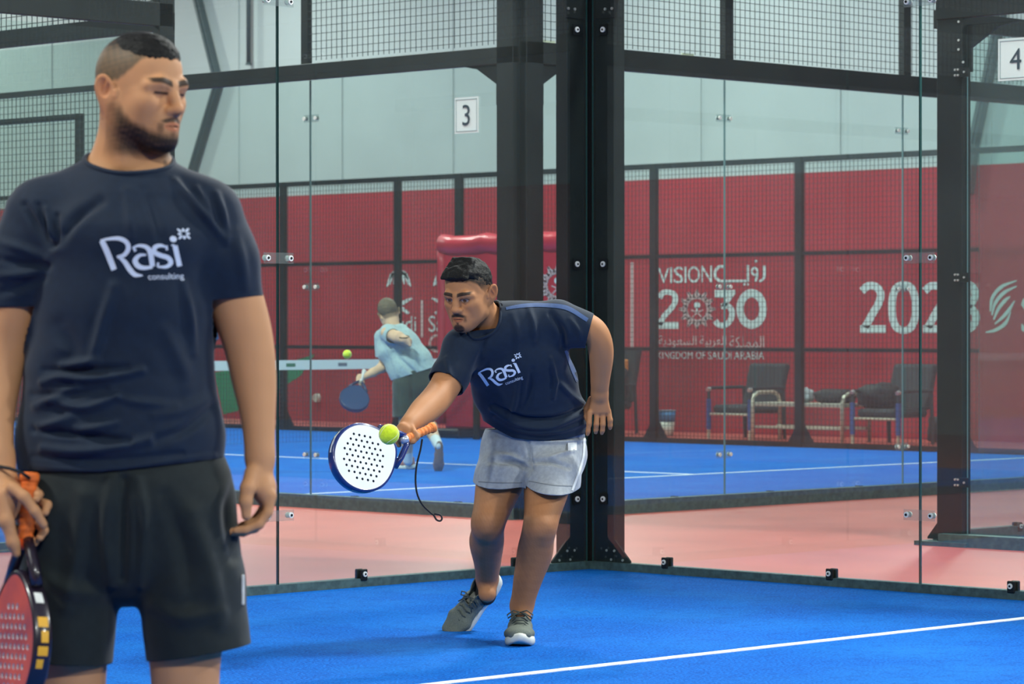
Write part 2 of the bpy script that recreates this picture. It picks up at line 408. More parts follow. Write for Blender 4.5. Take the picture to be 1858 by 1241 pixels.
# own court, back wall (left half of the picture)
A = Wall('glass_wall', 'glass back wall of the near court, left of the corner posts', (0, 0), math.pi, -1)
A.panes([0.012, 2.0, 4.0, 6.0, 8.0, 10.0], edge=M_EDGE); A.base(0.0, 10.0); A.rail(0, 10); A.mesh(0.1, 10, RAIL1, MESH_TOP)
for z in FIX_Z:
    for j in (2.0, 4.0): A.clip(j, z)
    A.point_fix(0.094, z)
A.base_clips([k + 0.5 for k in range(6)]); A.post(0.022, 0.145, foot=0.10)
# own court, side wall (right half)
B = Wall('glass_wall', 'glass side wall of the near court, right of the corner posts', (0, 0), -math.pi / 2, 1)
B.panes([0.012, 2.0, 4.0], edge=M_EDGE); B.base(0.0, 20.0); B.rail(0, 4); B.mesh(0.1, 4, RAIL1, MESH_TOP); B.mesh(4.0, 20, 0.05, 2.9)
for z in FIX_Z:
    B.clip(2.0, z); B.point_fix(0.094, z)
B.base_clips([0.5, 1.5, 2.5, 3.5]); B.post(0.022, 0.150, foot=0.10)
for k in range(2, 11): B.post(2 * k - 0.04, 2 * k + 0.04, z1=2.95)
B.rail(4, 20, 2.86, 2.9)
# top brackets of the corner posts
for Wl in (A, B):
    mb = MB(); Wl.bx(mb, 0.03, 0.158, 0.006, 0.014, 2.665, 2.80, 0.002); br = mb.build('bracket', M_FRAME, Wl.t)
    for a in (0.10, 0.145): MB().cyl(Wl.P(a, 0.006, 2.71), Wl.P(a, 0.0, 2.71), 0.007, n=8).build('bolt', M_STEEL, br)

mb = MB().box(0.004, 0.06, 0.004, 0.06, -0.012, MESH_TOP)  # black strip added to fill the gap between the corner posts
cs = mb.build('corner_gap_fill', mat('corner_gap_black', (6, 8, 9), 0.8), B.t); cs.matrix_parent_inverse = Matrix.Rotation(math.pi / 2, 4, 'Z')
# court behind the corner
C3 = (2.70, 3.137)
FZ3 = (0.335, 1.44, 2.55)
C = Wall('glass_wall', 'glass side wall of the court behind, holding the paper sign 3', C3, math.pi / 2, 1)
C.panes([0.012, 1.93, 3.86]); C.base(0, 20, 0.075, 0.06); C.rail(0, 3.9, 2.80, 2.905)
for z in FZ3: C.clip(1.93, z, 0.07); C.point_fix(0.10, z)
C.base_clips([0.54, 1.5, 2.5, 3.4]); C.post(0.0, 0.145, gusset=1, n0=-0.01, n1=0.06)
C.mesh(0.12, 1.93, RAIL1, MESH_TOP, wire=0.0035); C.post(1.90, 1.96, z1=MESH_TOP, n0=0.0, n1=0.03) if False else None
mb = MB(); C.bx(mb, 1.92, 1.985, 0.0, 0.04, 2.9, MESH_TOP); mb.build('mesh_post', M_FRAME, C.t)
C.mesh(3.9, 19.9, 0.06, 2.85); C.rail(3.86, 19.9, 2.85, 2.89); C.rail(3.86, 19.9, 1.4, 1.44, name='mid_rail')
mb = MB(); C.bx(mb, 3.84, 3.92, 0.0, 0.06, 0, 2.9); mb.build('post', M_FRAME, C.t)
# gate frame in the mesh side
mb = MB(); C.bx(mb, 4.38, 4.43, -0.02, 0.03, 0.1, 2.70); C.bx(mb, 4.38, 6.0, -0.02, 0.03, 2.66, 2.70); C.bx(mb, 5.95, 6.0, -0.02, 0.03, 0.1, 2.70)
mb.build('gate_frame', M_FRAME, C.t)
for k in range(4, 11): 
    mb = MB(); C.bx(mb, 1.93 * k, 1.93 * k + 0.08, 0.0, 0.05, 0, 2.9) 
    if k != 2: mb.build('post', M_FRAME, C.t)
D = Wall('glass_wall', 'glass back wall of the court behind, right of its corner column', C3, 0.0, -1)
DJ = [0.012, 1.915, 3.82, 5.74, 7.66, 10.06]
D.panes(DJ); D.base(0, 10.08, 0.075, 0.06); D.rail(0, 10.08, 2.80, 2.935); D.mesh(0.12, 10.0, RAIL1 + 0.02, MESH_TOP, wire=0.0035)
for z in FZ3:
    for j in DJ[1:-1]: D.clip(j, z, 0.07)
    D.point_fix(0.10, z)
for j in DJ[1:-1]:
    mb = MB(); D.bx(mb, j - 0.04, j + 0.04, 0.0, 0.05, RAIL1, MESH_TOP); D_p = mb.build('mesh_post', M_FRAME, D.t)
D.base_clips([1.42, 2.38, 3.33, 4.3, 5.3]); D.post(0.0, 0.15, gusset=1, n0=-0.01, n1=0.06)
for a in (0.25, 0.85, 1.55): D.spacer(a, 2.94)
# far side fence of the court behind
E_ = Wall('mesh_fence', 'dark wire mesh fence along the far side, in front of the red wall', (12.78, 3.137), math.pi / 2, -1, 'fence')
E_.panes([0.0, 1.95, 3.95]); E_.mesh(3.97, 19.9, 0.05, 2.82, step=0.05, wire=0.0042)
E_.rail(0, 19.96, 2.79, 2.845); E_.rail(3.97, 19.96, 1.88, 1.915, name='mid_rail', n1=0.05); E_.rail(3.97, 19.96, 0.935, 0.97, name='mid_rail', n1=0.05)
E_.rail(0, 19.96, -0.01, 0.05, name='base_rail', n1=0.05)
for yy in (7.3, 9.244, 11.163, 13.08, 14.982, 16.904, 18.82, 20.74, 22.9):
    a = yy - 3.137
    mb = MB(); E_.bx(mb, a - 0.030, a + 0.052, 0.0, 0.055, -0.01, 2.84); p = mb.build('post', M_FRAME, E_.t)
    for e in (-1, 1):
        mb = MB().prism([E_.P(a + e * 0.05, 0.03, 0.05), E_.P(a + e * 0.16, 0.03, 0.05), E_.P(a + e * 0.05, 0.03, 0.22)], E_.P(0, 0.01, 0)); mb.build('foot_gusset', M_FRAME, p)
mb = MB(); E_.bx(mb, 14.02 - 3.137 - 0.05, 14.02 - 3.137 + 0.05, 0.0, 0.05, -0.01, 2.84); mb.build('gate_post', M_FRAME, E_.t)
# court at left
F = Wall('glass_wall', 'glass back wall of the neighbouring court seen at upper left', (-0.08, 3.14), math.pi, 1)
F.panes([0.012, 2.0, 4.0, 6.0]); F.base(0, 10); F.rail(0, 10, 2.83, 2.96); F.mesh(0.1, 10, 2.96, MESH_TOP); F.post(0.0, 0.10, n0=0.0, n1=0.06)
F.base_clips([0.5, 1.5]); F.clip(2.0, 1.478)
G = Wall('glass_wall', 'glass side wall of the neighbouring court at far left, receding', (-0.08, 3.14), math.pi / 2, -1)
G.panes([0.012, 2.0, 4.0]); G.base(0, 20); G.rail(0, 4, 2.82, 2.92); G.mesh(0.1, 2.0, 2.92, MESH_TOP); G.post(0.0, 0.10, n0=0.0, n1=0.06)
# court at right
H_ = Wall('glass_wall', 'glass wall with dark corner post and the paper sign 4', (2.70, -0.09), -math.pi / 2, -1)
H_.panes([0.17, 2.1, 4.0]); H_.base(0.05, 20, 0.055, 0.09); H_.rail(0, 10, 2.84, 2.95); H_.mesh(0.17, 4, 2.95, MESH_TOP)
p4 = H_.post(0.0, 0.17, n0=-0.03, n1=0.05, gusset=1)
mb = MB().prism([H_.P(0.0, 0.0, 0.02), H_.P(-0.07, 0.02, 0.02), H_.P(-0.07, 0.02, 0.03), H_.P(0.0, 0.0, 0.13)], H_.P(0, 0.02, 0)); mb.build('foot_gusset', M_FRAME, p4)
mb = MB(); H_.bx(mb, -0.1, 0.25, -0.05, 0.12, -0.012, 0.012); mb.build('foot_plate', M_BASE, p4)
for z in (2.545, 1.44, 0.335):
    mb = MB(); H_.bx(mb, 0.15, 0.225, 0.05, 0.07, z - 0.025, z + 0.025); hb = mb.build('bracket', M_FRAME, H_.t)
    for a, dz in ((0.14, 0.015), (0.16, 0.015), (0.14, -0.015), (0.16, -0.015), (0.2, 0.0)): MB().cyl(H_.P(a, 0.05, z + dz), H_.P(a, 0.076, z + dz), 0.006, n=8).build('bolt', M_STEEL, hb)
for a, z in ((0.15, 2.82), (0.15, 2.72), (0.15, 2.67), (0.2, 2.85), (0.27, 2.86), (0.18, 2.60)): MB().cyl(H_.P(a, 0.05, z), H_.P(a, 0.056, z), 0.007, n=8).build('bolt', M_STEEL, p4)
I_ = Wall('glass_wall', 'glass wall behind the sign 4, receding to the right', (2.70, -0.09), 0.0, 1)
I_.panes([0.1, 2.0, 4.0, 6.0, 8.0, 10.0]); I_.base(0, 10.08, 0.06, 0.05); I_.rail(0, 10.08, 2.80, 2.90); I_.base_clips([0.7, 1.6])

# ------------------------------------------------------------------ flat print helpers
def offset_ribbon(pts, w):
    """pts: 2d polyline, w: width or list -> left and right 2d outlines"""
    P = np.array(pts, float); n = len(P)
    ws = np.array(w if isinstance(w, (list, tuple, np.ndarray)) else [w] * n, float)
    T = np.zeros_like(P)
    T[1:-1] = P[2:] - P[:-2]; T[0] = P[1] - P[0]; T[-1] = P[-1] - P[-2]
    T /= np.linalg.norm(T, axis=1, keepdims=True) + 1e-9
    N = np.stack([-T[:, 1], T[:, 0]], 1)
    return P + N * ws[:, None] / 2, P - N * ws[:, None] / 2
def catmull(pts, per=8):
    P = [np.array(p, float) for p in pts]; P = [2 * P[0] - P[1]] + P + [2 * P[-1] - P[-2]]
    out = []
    for i in range(1, len(P) - 2):
        a, b, c, d = P[i - 1:i + 3]
        for k in range(per):
            t = k / per
            out.append(0.5 * (2 * b + (c - a) * t + (2 * a - 5 * b + 4 * c - d) * t * t + (3 * b - a - 3 * c + d) * t ** 3))
    out.append(P[-2])
    return np.array(out)
def text_mesh2d(txt, shear=0.0):
    """text as flat 2d triangles from the built-in font: (verts Nx2, faces)"""
    cu = bpy.data.curves.new('tmp_text', 'FONT'); cu.body = txt; cu.resolution_u = 3; cu.shear = shear
    ob = bpy.data.objects.new('tmp_text', cu); COL.objects.link(ob)
    bpy.context.view_layer.update()
    me = bpy.data.meshes.new_from_object(ob.evaluated_get(bpy.context.evaluated_depsgraph_get()))
    bm = bmesh.new(); bm.from_mesh(me); bmesh.ops.triangulate(bm, faces=bm.faces)
    V = np.array([v.co[:2] for v in bm.verts]); bm.verts.index_update()
    Fc = [[v.index for v in f.verts] for f in bm.faces]; bm.free()
    bpy.data.objects.remove(ob); bpy.data.curves.remove(cu); bpy.data.meshes.remove(me)
    return V, Fc
def fit2d(V, x0, y0, x1, y1):
    """fit font verts (y up) to a pixel box (y down)"""
    lo, hi = V.min(0), V.max(0)
    return np.stack([x0 + (V[:, 0] - lo[0]) / (hi[0] - lo[0]) * (x1 - x0), y1 - (V[:, 1] - lo[1]) / (hi[1] - lo[1]) * (y1 - y0)], 1)
class Flat:
    """thin painted print standing on a plane x = const, measured in picture points"""
    def __init__(s, X, th=0.003): s.X = X; s.th = th; s.mb = MB()
    def pt(s, q, off=0.0):
        p = on_plane(q[0], q[1], 0, s.X); return (p[0] - off, p[1], p[2])
    def poly(s, pts):
        A_ = [s.pt(q) for q in pts]; n = len(A_)
        B_ = [s.pt(q, s.th) for q in pts]
        s.mb.add(A_ + B_, [tuple(range(n, 2 * n))] + [(i, (i + 1) % n, n + (i + 1) % n, n + i) for i in range(n)]); return s
    def stroke(s, pts, w, smooth=True):
        pts = catmull(pts) if smooth and len(pts) > 2 else np.array(pts, float)
        if isinstance(w, (list, tuple)): w = np.interp(np.linspace(0, 1, len(pts)), np.linspace(0, 1, len(w)), w)
        L, R = offset_ribbon(pts, w)
        for i in range(len(pts) - 1): s.poly([L[i], L[i + 1], R[i + 1], R[i]])
        return s
    def tris(s, V, Fc):
        A_ = [s.pt(q, s.th) for q in V]; s.mb.add(A_, Fc); return s
    def text(s, txt, box, bold=0.0): V, Fc = text_mesh2d(txt); return s.tris(fit2d(V, *box), Fc)
    def ring(s, c, r0, r1, n=28, ky=1.0):
        for i in range(n):
            a, b = 2 * math.pi * i / n, 2 * math.pi * (i + 1) / n
            s.poly([(c[0] + math.cos(t) * r, c[1] + math.sin(t) * r * ky) for t, r in ((a, r0), (b, r0), (b, r1), (a, r1))])
        return s
    def disc(s, c, r, n=18, ky=1.0): return s.poly([(c[0] + math.cos(2 * math.pi * i / n) * r, c[1] + math.sin(2 * math.pi * i / n) * r * ky) for i in range(n)])
    def build(s, name, m, parent=None): return s.mb.build(name, m, parent)
WX = HX1 - 0.001
def emblem(X, c, r, parent, ky=1.08):
    f = Flat(X)
    for k in range(12):
        t = 2 * math.pi * k / 12 + math.pi / 2
        def q(rad, da): return (c[0] + math.cos(t + da) * rad, c[1] - math.sin(t + da) * rad * ky)
        for a0, a1 in (((0.62, -0.22), (1.0, 0)), ((1.0, 0), (0.62, 0.22)), ((0.62, 0.22), (0.56, 0)), ((0.56, 0), (0.62, -0.22)), ((0.62, 0.22), (0.8, 0.26)), ((0.62, -0.22), (0.8, -0.26)), ((0.70, 0), (0.86, 0)), ((0.74, -0.07), (0.74, 0.07))):
            f.stroke([q(r * a0[0], a0[1]), q(r * a1[0], a1[1])], r * 0.085, False)
        f.disc(q(r * 0.66, 0.0), r * 0.045, 8); f.disc(q(r * 0.92, 0.0), r * 0.05, 8)
    f.ring(c, r * 0.53, r * 0.56, ky=ky)
    f.build('rosette', M_PRINTDIM, parent)
    f = Flat(X); f.disc((c[0], c[1] - r * 0.22), r * 0.17, ky=1.05); f.poly([(c[0] - r * .04, c[1] - r * .1), (c[0] + r * .04, c[1] - r * .1), (c[0] + r * .06, c[1] + r * .12), (c[0] - r * .06, c[1] + r * .12)])
    f.build('palm', M_PRINT, parent)
    f = Flat(X)
    for e in (-1, 1): f.stroke([(c[0] - e * r * 0.32, c[1] + r * 0.04), (c[0], c[1] + r * 0.2), (c[0] + e * r * 0.26, c[1] + r * 0.44)], r * 0.06)
    f.build('crossed_swords', M_PRINTDIM, parent)

# ---- wall sign: VISION 2030
lg = thing('wall_sign', 'white VISION 2030 lettering with round rosette on the red wall', 'wall sign', tuple(on_plane(1290, 565, 0, HX1)))
def keep(o, par):
    o.matrix_parent_inverse = Matrix.Translation(par.location).inverted(); return o
def fbuild(f, name, m, par): return keep(f.build(name, m, par), par)
_em = emblem
def emblem_on(X, c, r, par):
    n0 = set(par.children); _em(X, c, r, par)
    for ch in par.children:
        if ch not in n0: keep(ch, par)
for ch_, bx_ in zip('VISION', ((1194, 486, 1215, 514), (1216.5, 485, 1220.5, 514), (1223, 484, 1240, 514), (1242.5, 484, 1246.5, 513), (1248.5, 483, 1270, 513), (1272.5, 482, 1292, 512))):
    fbuild(Flat(WX).text(ch_, bx_), 'letter', M_PRINT, lg)
f = Flat(WX)
f.stroke([(1315, 484), (1305, 484), (1298.5, 492), (1299, 503), (1308, 510), (1330, 510), (1357, 510)], 5.0); f.stroke([(1357, 511), (1357, 481)], 4.5, False)
fbuild(f, 'arabic_letter', M_PRINT, lg)
f = Flat(WX); f.stroke([(1371, 511), (1374, 500), (1374, 490), (1369, 486), (1364, 491), (1367, 498), (1374, 498)], 3.6); fbuild(f, 'arabic_letter', M_PRINT, lg)
for dc, dr in (((1372, 474), 2.5), ((1351, 516), 2.0), ((1357, 516), 2.0)): fbuild(Flat(WX).disc(dc, dr), 'arabic_dot', M_PRINT, lg)
f = Flat(WX); f.stroke([(1387, 482), (1387, 500), (1384, 507), (1378, 511)], 4.2); fbuild(f, 'arabic_letter', M_PRINT, lg)
f = Flat(WX)
f.stroke([(1197, 541), (1202, 532), (1213, 530), (1224, 535), (1225, 548), (1217, 561), (1205, 574), (1197, 590)], 9.5); f.poly([(1193.5, 584), (1231, 584), (1231, 596.5), (1193.5, 596.5)]); fbuild(f, 'digit', M_PRINT, lg)
emblem_on(WX, (1265, 561), 33, lg)
f = Flat(WX); f.poly([(1297, 526), (1334, 526), (1334, 533), (1318, 556), (1308, 556), (1319, 540), (1297, 540)]); f.stroke([(1309, 556), (1320, 555), (1328, 564), (1326, 580), (1315, 590), (1304, 589), (1298, 582)], 10); fbuild(f, 'digit', M_PRINT, lg)
f = Flat(WX); f.ring((1364, 560.5), 21.5, 21.6, 40); 
for i in range(40):
    a, b = 2 * math.pi * i / 40, 2 * math.pi * (i + 1) / 40
    f.poly([(1364 + math.cos(t) * rx, 560.5 + math.sin(t) * ry) for t, rx, ry in ((a, 14.5, 21), (b, 14.5, 21), (b, 27.5, 36), (a, 27.5, 36))])
fbuild(f, 'digit', M_PRINT, lg)
def pseudo_arabic(f, x0, x1, y, h, seed):
    """joined small Arabic script: baseline with teeth, loops and dots"""
    rnd = random.Random(seed); x = x1
    f.stroke([(x0, y), (x1, y)], 2.2, False)
    while x > x0 + 3:
        k = rnd.random()
        if k < 0.35: f.stroke([(x, y), (x, y - h)], 2.0, False); x -= 4.5
        elif k < 0.6: f.ring((x - 3, y - 2.5), 1.5, 3.6, 10); x -= 8
        elif k < 0.85: f.stroke([(x, y), (x, y - h * 0.5)], 2.0, False); f.disc((x, y - h * 0.9), 1.3, 6); x -= 4
        else: f.disc((x - 2, y + 4), 1.3, 6); x -= 5
AR = ('\ufe94\ufef3\ufea9\ufeee\ufecc\ufeb4\ufedf\ufe8d', '\ufe94\ufef4\ufe91\ufeae\ufecc\ufedf\ufe8d', '\ufe94\ufedc\ufee0\ufee4\ufee4\ufedf\ufe8d')   # visual order, left to right
for w_, (a, b) in enumerate(((1195, 1264), (1270, 1318), (1324, 1387))):
    f = Flat(WX); V_, F_c = text_mesh2d(AR[w_])
    if len(F_c) > 40: f.tris(fit2d(V_, a, 609, b, 631), F_c)
    else: pseudo_arabic(f, a, b, 624, 12, w_ + 3)
    fbuild(f, 'arabic_word', M_PRINTDIM, lg)
for wd, bx_ in (('KINGDOM', (1193, 638, 1257, 651)), ('OF', (1263, 638, 1280, 651)), ('SAUDI', (1285, 638, 1328, 652)), ('ARABIA', (1332, 638, 1387, 652))):
    fbuild(Flat(WX).text(wd, bx_), 'word', M_PRINT, lg)
f = Flat(WX); f.poly([(1144.5, 476), (1149.5, 476), (1149.5, 645), (1144.5, 645)]); fbuild(f, 'divider', M_PRINTDIM, lg)
# ---- wall sign: 2023
l2 = thing('wall_sign', 'large white 2023 with striped leaf mark on the red wall', 'wall sign', tuple(on_plane(1700, 560, 0, HX1)))
def two(f, x, w=46):
    k = w / 46.0
    f.stroke([(x + 3 * k, 528), (x + 14 * k, 519), (x + 28 * k, 520), (x + 37 * k, 532), (x + 34 * k, 549), (x + 22 * k, 570), (x + 9 * k, 594)], 13.5)
    f.poly([(x, 590), (x + 46 * k, 590), (x + 46 * k, 604), (x, 604)])
f = Flat(WX); two(f, 1561); fbuild(f, 'digit', M_PRINT, l2)
f = Flat(WX)
for i in range(40):
    a, b = 2 * math.pi * i / 40, 2 * math.pi * (i + 1) / 40
    f.poly([(1640 + math.copysign(abs(math.cos(t)) ** 0.8, math.cos(t)) * rx, 558 + math.copysign(abs(math.sin(t)) ** 0.8, math.sin(t)) * ry) for t, rx, ry in ((a, 14.5, 35), (b, 14.5, 35), (b, 28, 47.5), (a, 28, 47.5))])
fbuild(f, 'digit', M_PRINT, l2)
f = Flat(WX); two(f, 1675); fbuild(f, 'digit', M_PRINT, l2)
f = Flat(WX); f.stroke([(1733, 520), (1750, 515), (1766, 522), (1768, 540), (1756, 555), (1745, 556)], 14); f.stroke([(1745, 557), (1762, 560), (1771, 575), (1764, 592), (1748, 600), (1731, 594)], 14.5); fbuild(f, 'digit', M_PRINT, l2)
for pts in (((1797, 565), (1801, 540), (1818, 520), (1845, 509)), ((1800, 572), (1806, 550), (1822, 531), (1845, 519)), ((1803, 580), (1812, 560), (1824, 545), (1833, 538)), ((1805, 588), (1820, 575), (1831, 562), (1841, 546)), ((1789, 603), (1806, 599), (1824, 587), (1834, 566))):
    f = Flat(WX); f.stroke(pts, [2.5, 6, 6.5, 2]); fbuild(f, 'leaf_stripe', M_PRINT, l2)
fbuild(Flat(WX).text('S', (1853, 534, 1902, 606)), 'letter', M_PRINT, l2)
# ---- wall sign: palm and crossed swords twice, left of the corner column
l3 = thing('wall_sign', 'two white palm and crossed swords marks with Saudi lettering on red wall', 'wall sign', tuple(on_plane(760, 560, 0, HX1)))
for cx in (724, 808):
    f = Flat(WX)
    for a in (-80, -52, -26, 0, 26, 52, 80):
        t = math.radians(a); f.stroke([(cx, 497), (cx + 13 * math.sin(t), 500 - 7 * math.cos(t)), (cx + 22 * math.sin(t) , 520 - 6 * math.cos(t * 0.8) + abs(a) * 0.03)], [3, 6, 2])
    f.poly([(cx - 2, 497), (cx + 2, 497), (cx + 3, 530), (cx - 3, 530)]); fbuild(f, 'palm', M_PRINT, l3)
    for e in (-1, 1):
        f = Flat(WX); f.stroke([(cx - e * 24, 541), (cx - e * 8, 549), (cx + e * 6, 560), (cx + e * 18, 569)], [3, 7, 6, 5]); fbuild(f, 'sword', M_PRINT, l3)
fbuild(Flat(WX).text('Saudi', (693, 573, 755, 601)), 'word', M_PRINT, l3)
fbuild(Flat(WX).text('Saudi', (778, 573, 842, 602)), 'word', M_PRINT, l3)
f = Flat(WX); f.ring((793, 623), 11, 15, ky=1.1); f.stroke([(797, 630), (806, 640)], 4, False); fbuild(f, 'letter', M_PRINTDIM, l3)
f = Flat(WX); f.poly([(763.5, 545), (767.5, 545), (767.5, 612), (763.5, 612)]); fbuild(f, 'divider', M_PRINTDIM, l3)
# ---- painted green and blue wall shapes behind the net
g1 = Flat(WX).poly([(571, 643), (545, 651), (505, 664), (440, 667), (388, 676), (397, 715), (405, 752), (432, 745), (500, 710), (545, 682)]).build('wall_painting', M_GREEN); tag(g1, 'green swoosh painted on the red wall behind the net', 'wall painting')
g2 = Flat(WX).poly([(372, 585), (391, 588), (398, 614), (376, 626)]).build('wall_painting', M_BLUEP); tag(g2, 'small blue shape painted on the red wall above the green one', 'wall painting')
f = MB(); pc = on_plane(577, 722, 0, HX1); f.cyl((HX1 - 0.05, pc[1], pc[2]), (HX1, pc[1], pc[2]), 0.05, 0.06, n=18)
tag(f.build('wall_socket', mat('pale_fitting', (205, 200, 190), 0.5)), 'small round pale fitting low on the red wall', 'wall fitting')

# ---- paper court numbers
def paper_sign(label, corner, X, half_w, h, txt, frac):
    y, z = corner
    t = thing('paper_sign', label, 'sign', (X, y, z))
    MB().box(-0.006, 0.0, -half_w, half_w, -h / 2, h / 2).build('paper', M_PAPER, t)
    mb = MB(); e = 0.012
    for a in ((-half_w + e, half_w - e, h / 2 - e - 0.003, h / 2 - e), (-half_w + e, half_w - e, -h / 2 + e, -h / 2 + e + 0.003), (-half_w + e, -half_w + e + 0.003, -h / 2 + e, h / 2 - e), (half_w - e - 0.003, half_w - e, -h / 2 + e, h / 2 - e)):
        mb.box(-0.0075, -0.006, a[0], a[1], a[2], a[3])
    mb.build('printed_border', mat('sign_border', (140, 160, 165), 0.5), t)
    V, Fc = text_mesh2d(txt); lo, hi = V.min(0), V.max(0); k = h * frac / (hi[1] - lo[1])
    V = (V - (lo + hi) / 2) * k
    MB().add([(-0.0085, -v[0], v[1]) for v in V], Fc).build('numeral', M_INK, t)
paper_sign('white paper sign with number 3 on the glass of the court behind', (3.585, 2.50), 2.685, 0.105, 0.225, '3', 0.58)
paper_sign('white paper sign with number 4 at the right edge', (-0.592, 2.60), 2.685, 0.115, 0.225, '4', 0.50)

# ---- net of the court behind
nt_ = thing('padel_net', 'dark padel net with white top tape across the court behind', 'net', (7.46, 13.1, 0))
MB().box(-4.72, 4.72, -0.012, 0.012, 0.755, 0.85).build('top_tape', mat('net_tape', (222, 232, 226), 0.7), nt_)
mb = MB()
for x in np.arange(-4.7, 4.7, 0.045): mb.box(x - 0.001, x + 0.001, -0.001, 0.001, 0.03, 0.76)
for z in np.arange(0.04, 0.76, 0.045): mb.box(-4.7, 4.7, -0.001, 0.001, z - 0.001, z + 0.001)
o = mb.build('netting', mat('net_cord', (70, 70, 75), 0.7), nt_); o['kind'] = 'stuff'
for e in (-1, 1):
    p = MB().cyl((e * 4.7, 0, 0), (e * 4.7, 0, 0.88), 0.04, n=14).build('net_post', M_FRAME, nt_)
    MB().cyl((e * 4.7, 0, 0.88), (e * 4.7, 0, 0.9), 0.045, n=14).build('cap', M_FRAME, p)
for i, (px, dc) in enumerate(((528, (60, 120, 90)), (622, (110, 120, 130)))):
    pc = on_plane(px, 662, 1, 13.085); MB().box(pc[0] - 7.46 - 0.06, pc[0] - 7.46 + 0.06, -0.014, -0.012, 0.785, 0.82).build('sponsor_patch', mat('tape_mark_%d' % i, dc, 0.7), nt_)

# ---- red padded backdrop
rp = thing('padded_backdrop', 'red padded board with rolled top edge and white rosette, behind the player', 'backdrop', (12.45, 12.75, 0))
M_PAD = mat('red_vinyl', (190, 34, 54), 0.35, noise=(3, 0.12, 3), bump=(7, 0.3, 0.03))
MB().bbox(-0.04, 0.10, -1.05, 1.1, 0.10, 2.02, 0.02).build('board', M_PAD, rp)
rnd = random.Random(5)
MB().tube([(-0.03 + rnd.uniform(-.012, .012), y, 2.06 + rnd.uniform(-.015, .015)) for y in np.linspace(-1.05, 1.12, 14)], 0.105, n=16).build('rolled_edge', M_PAD, rp, True)
MB().tube([(-0.03, 1.13 + rnd.uniform(-.01, .01), z) for z in np.linspace(0.15, 2.05, 12)], [0.05 + rnd.uniform(0, .015) for _ in range(12)], n=12).build('side_roll', M_PAD, rp, True)
for y in (-0.8, 0.85): MB().bbox(-0.25, 0.22, y - 0.18, y + 0.18, 0.0, 0.10, 0.02).build('foot', M_FRAME, rp)
emblem_on(12.405, (1012, 517), 35, rp)
for ch in rp.children:
    if ch.name.split('.')[0] in ('rosette', 'palm', 'crossed_swords'): keep(ch, rp)

# ---- seats and table by the red wall
M_SEAT = mat('dark_upholstery', (44, 50, 56), 0.8, noise=(20, 0.2))
M_BLUETUBE = mat('blue_tube', (52, 82, 150), 0.4)
M_TUBE = mat('pale_steel_tube', (196, 190, 172), 0.35, metal=0.4)
def wait_chair(label, x, y0, y1, back_h=0.80, seat_z=0.36, rec=0.55):
    """armchair facing -x; y1 > y0 are its sides"""
    t = thing('armchair', label, 'chair', (x, (y0 + y1) / 2, 0), group='armchairs by the red wall'); hw = (y1 - y0) / 2
    MB().bbox(0.0, rec, -hw + 0.04, hw - 0.04, seat_z - 0.09, seat_z, 0.03).build('seat', M_SEAT, t)
    bm_ = MB()
    bm_.prism([(rec - 0.06, -hw + 0.03, seat_z - 0.02), (rec + 0.02, -hw + 0.03, seat_z - 0.02), (rec + 0.16, -hw + 0.03, back_h), (rec + 0.06, -hw + 0.03, back_h)], (0, 2 * hw - 0.06, 0))
    bk = bm_.build('backrest', M_SEAT, t); bv = bk.modifiers.new('bev', 'BEVEL'); bv.width = 0.03; bv.segments = 2
    for s_ in (-1, 1):
        lg_ = MB().tube([(0.0, s_ * hw, 0.0), (0.0, s_ * hw, 0.10)], 0.02, n=10).build('front_leg', M_TUBE, t)
        MB().tube([(0.0, s_ * hw, 0.10), (0.0, s_ * hw, 0.42)], 0.026, n=10).build('blue_sleeve', M_BLUETUBE, lg_)
        MB().tube([(0.0, s_ * hw, 0.42), (0.0, s_ * hw, 0.50), (0.03, s_ * hw, 0.535), (rec, s_ * hw, 0.54)], 0.018, n=10).build('armrest', M_SEAT, t)
        ed = MB().tube([(-0.02, s_ * hw, 0.515), (0.015, s_ * hw, 0.525)], 0.024, n=12).build('armrest_cap', M_STEEL, t)
        MB().tube([(rec + 0.03, s_ * hw * 0.95, 0.0), (rec, s_ * hw * 0.95, 0.55)], 0.02, n=10).build('rear_leg', M_SEAT, t)
    MB().tube([(0.0, -hw, seat_z - 0.10), (0.0, hw, seat_z - 0.10)], 0.014, n=8).build('front_bar', M_TUBE, t)
    return t
def yat(px, X): return float(on_plane(px, 700, 0, X)[1])
wait_chair('dark armchair beside the blue and white bucket, below the 2030 sign', 14.0, yat(1361, 14.0), yat(1286, 14.0), 0.79)
c2 = wait_chair('dark armchair heaped with black bags, below the large 2023', 13.75, yat(1630, 13.75), yat(1547, 13.75), 0.80)
c3_ = wait_chair('dark armchair half hidden by the corner posts, left of the bucket', 14.1, yat(1092, 14.1), yat(1012, 14.1), 0.95)
tb = thing('low_table', 'low steel tube table between the two dark armchairs', 'table', (14.05, (yat(1390, 14.05) + yat(1553, 14.05)) / 2, 0)); hw = (yat(1390, 14.05) - yat(1553, 14.05)) / 2
for s_ in (-1, 1):
    MB().tube([(-0.22, s_ * hw, 0.0), (-0.22, s_ * hw, 0.40), (-0.19, s_ * hw, 0.47), (-0.12, s_ * hw, 0.50), (0.12, s_ * hw, 0.50), (0.19, s_ * hw, 0.47), (0.22, s_ * hw, 0.40), (0.22, s_ * hw, 0.0)], 0.021, n=10).build('end_frame', M_TUBE, tb, True)
MB().bbox(-0.22, 0.22, -hw, hw, 0.36, 0.40, 0.006).build('top', M_TUBE, tb)
MB().bbox(-0.2, -0.16, -hw, hw, 0.13, 0.16, 0.004).build('lower_bar', M_TUBE, tb)
MB().bbox(0.16, 0.2, -hw, hw, 0.13, 0.16, 0.004).build('lower_bar', M_TUBE, tb)
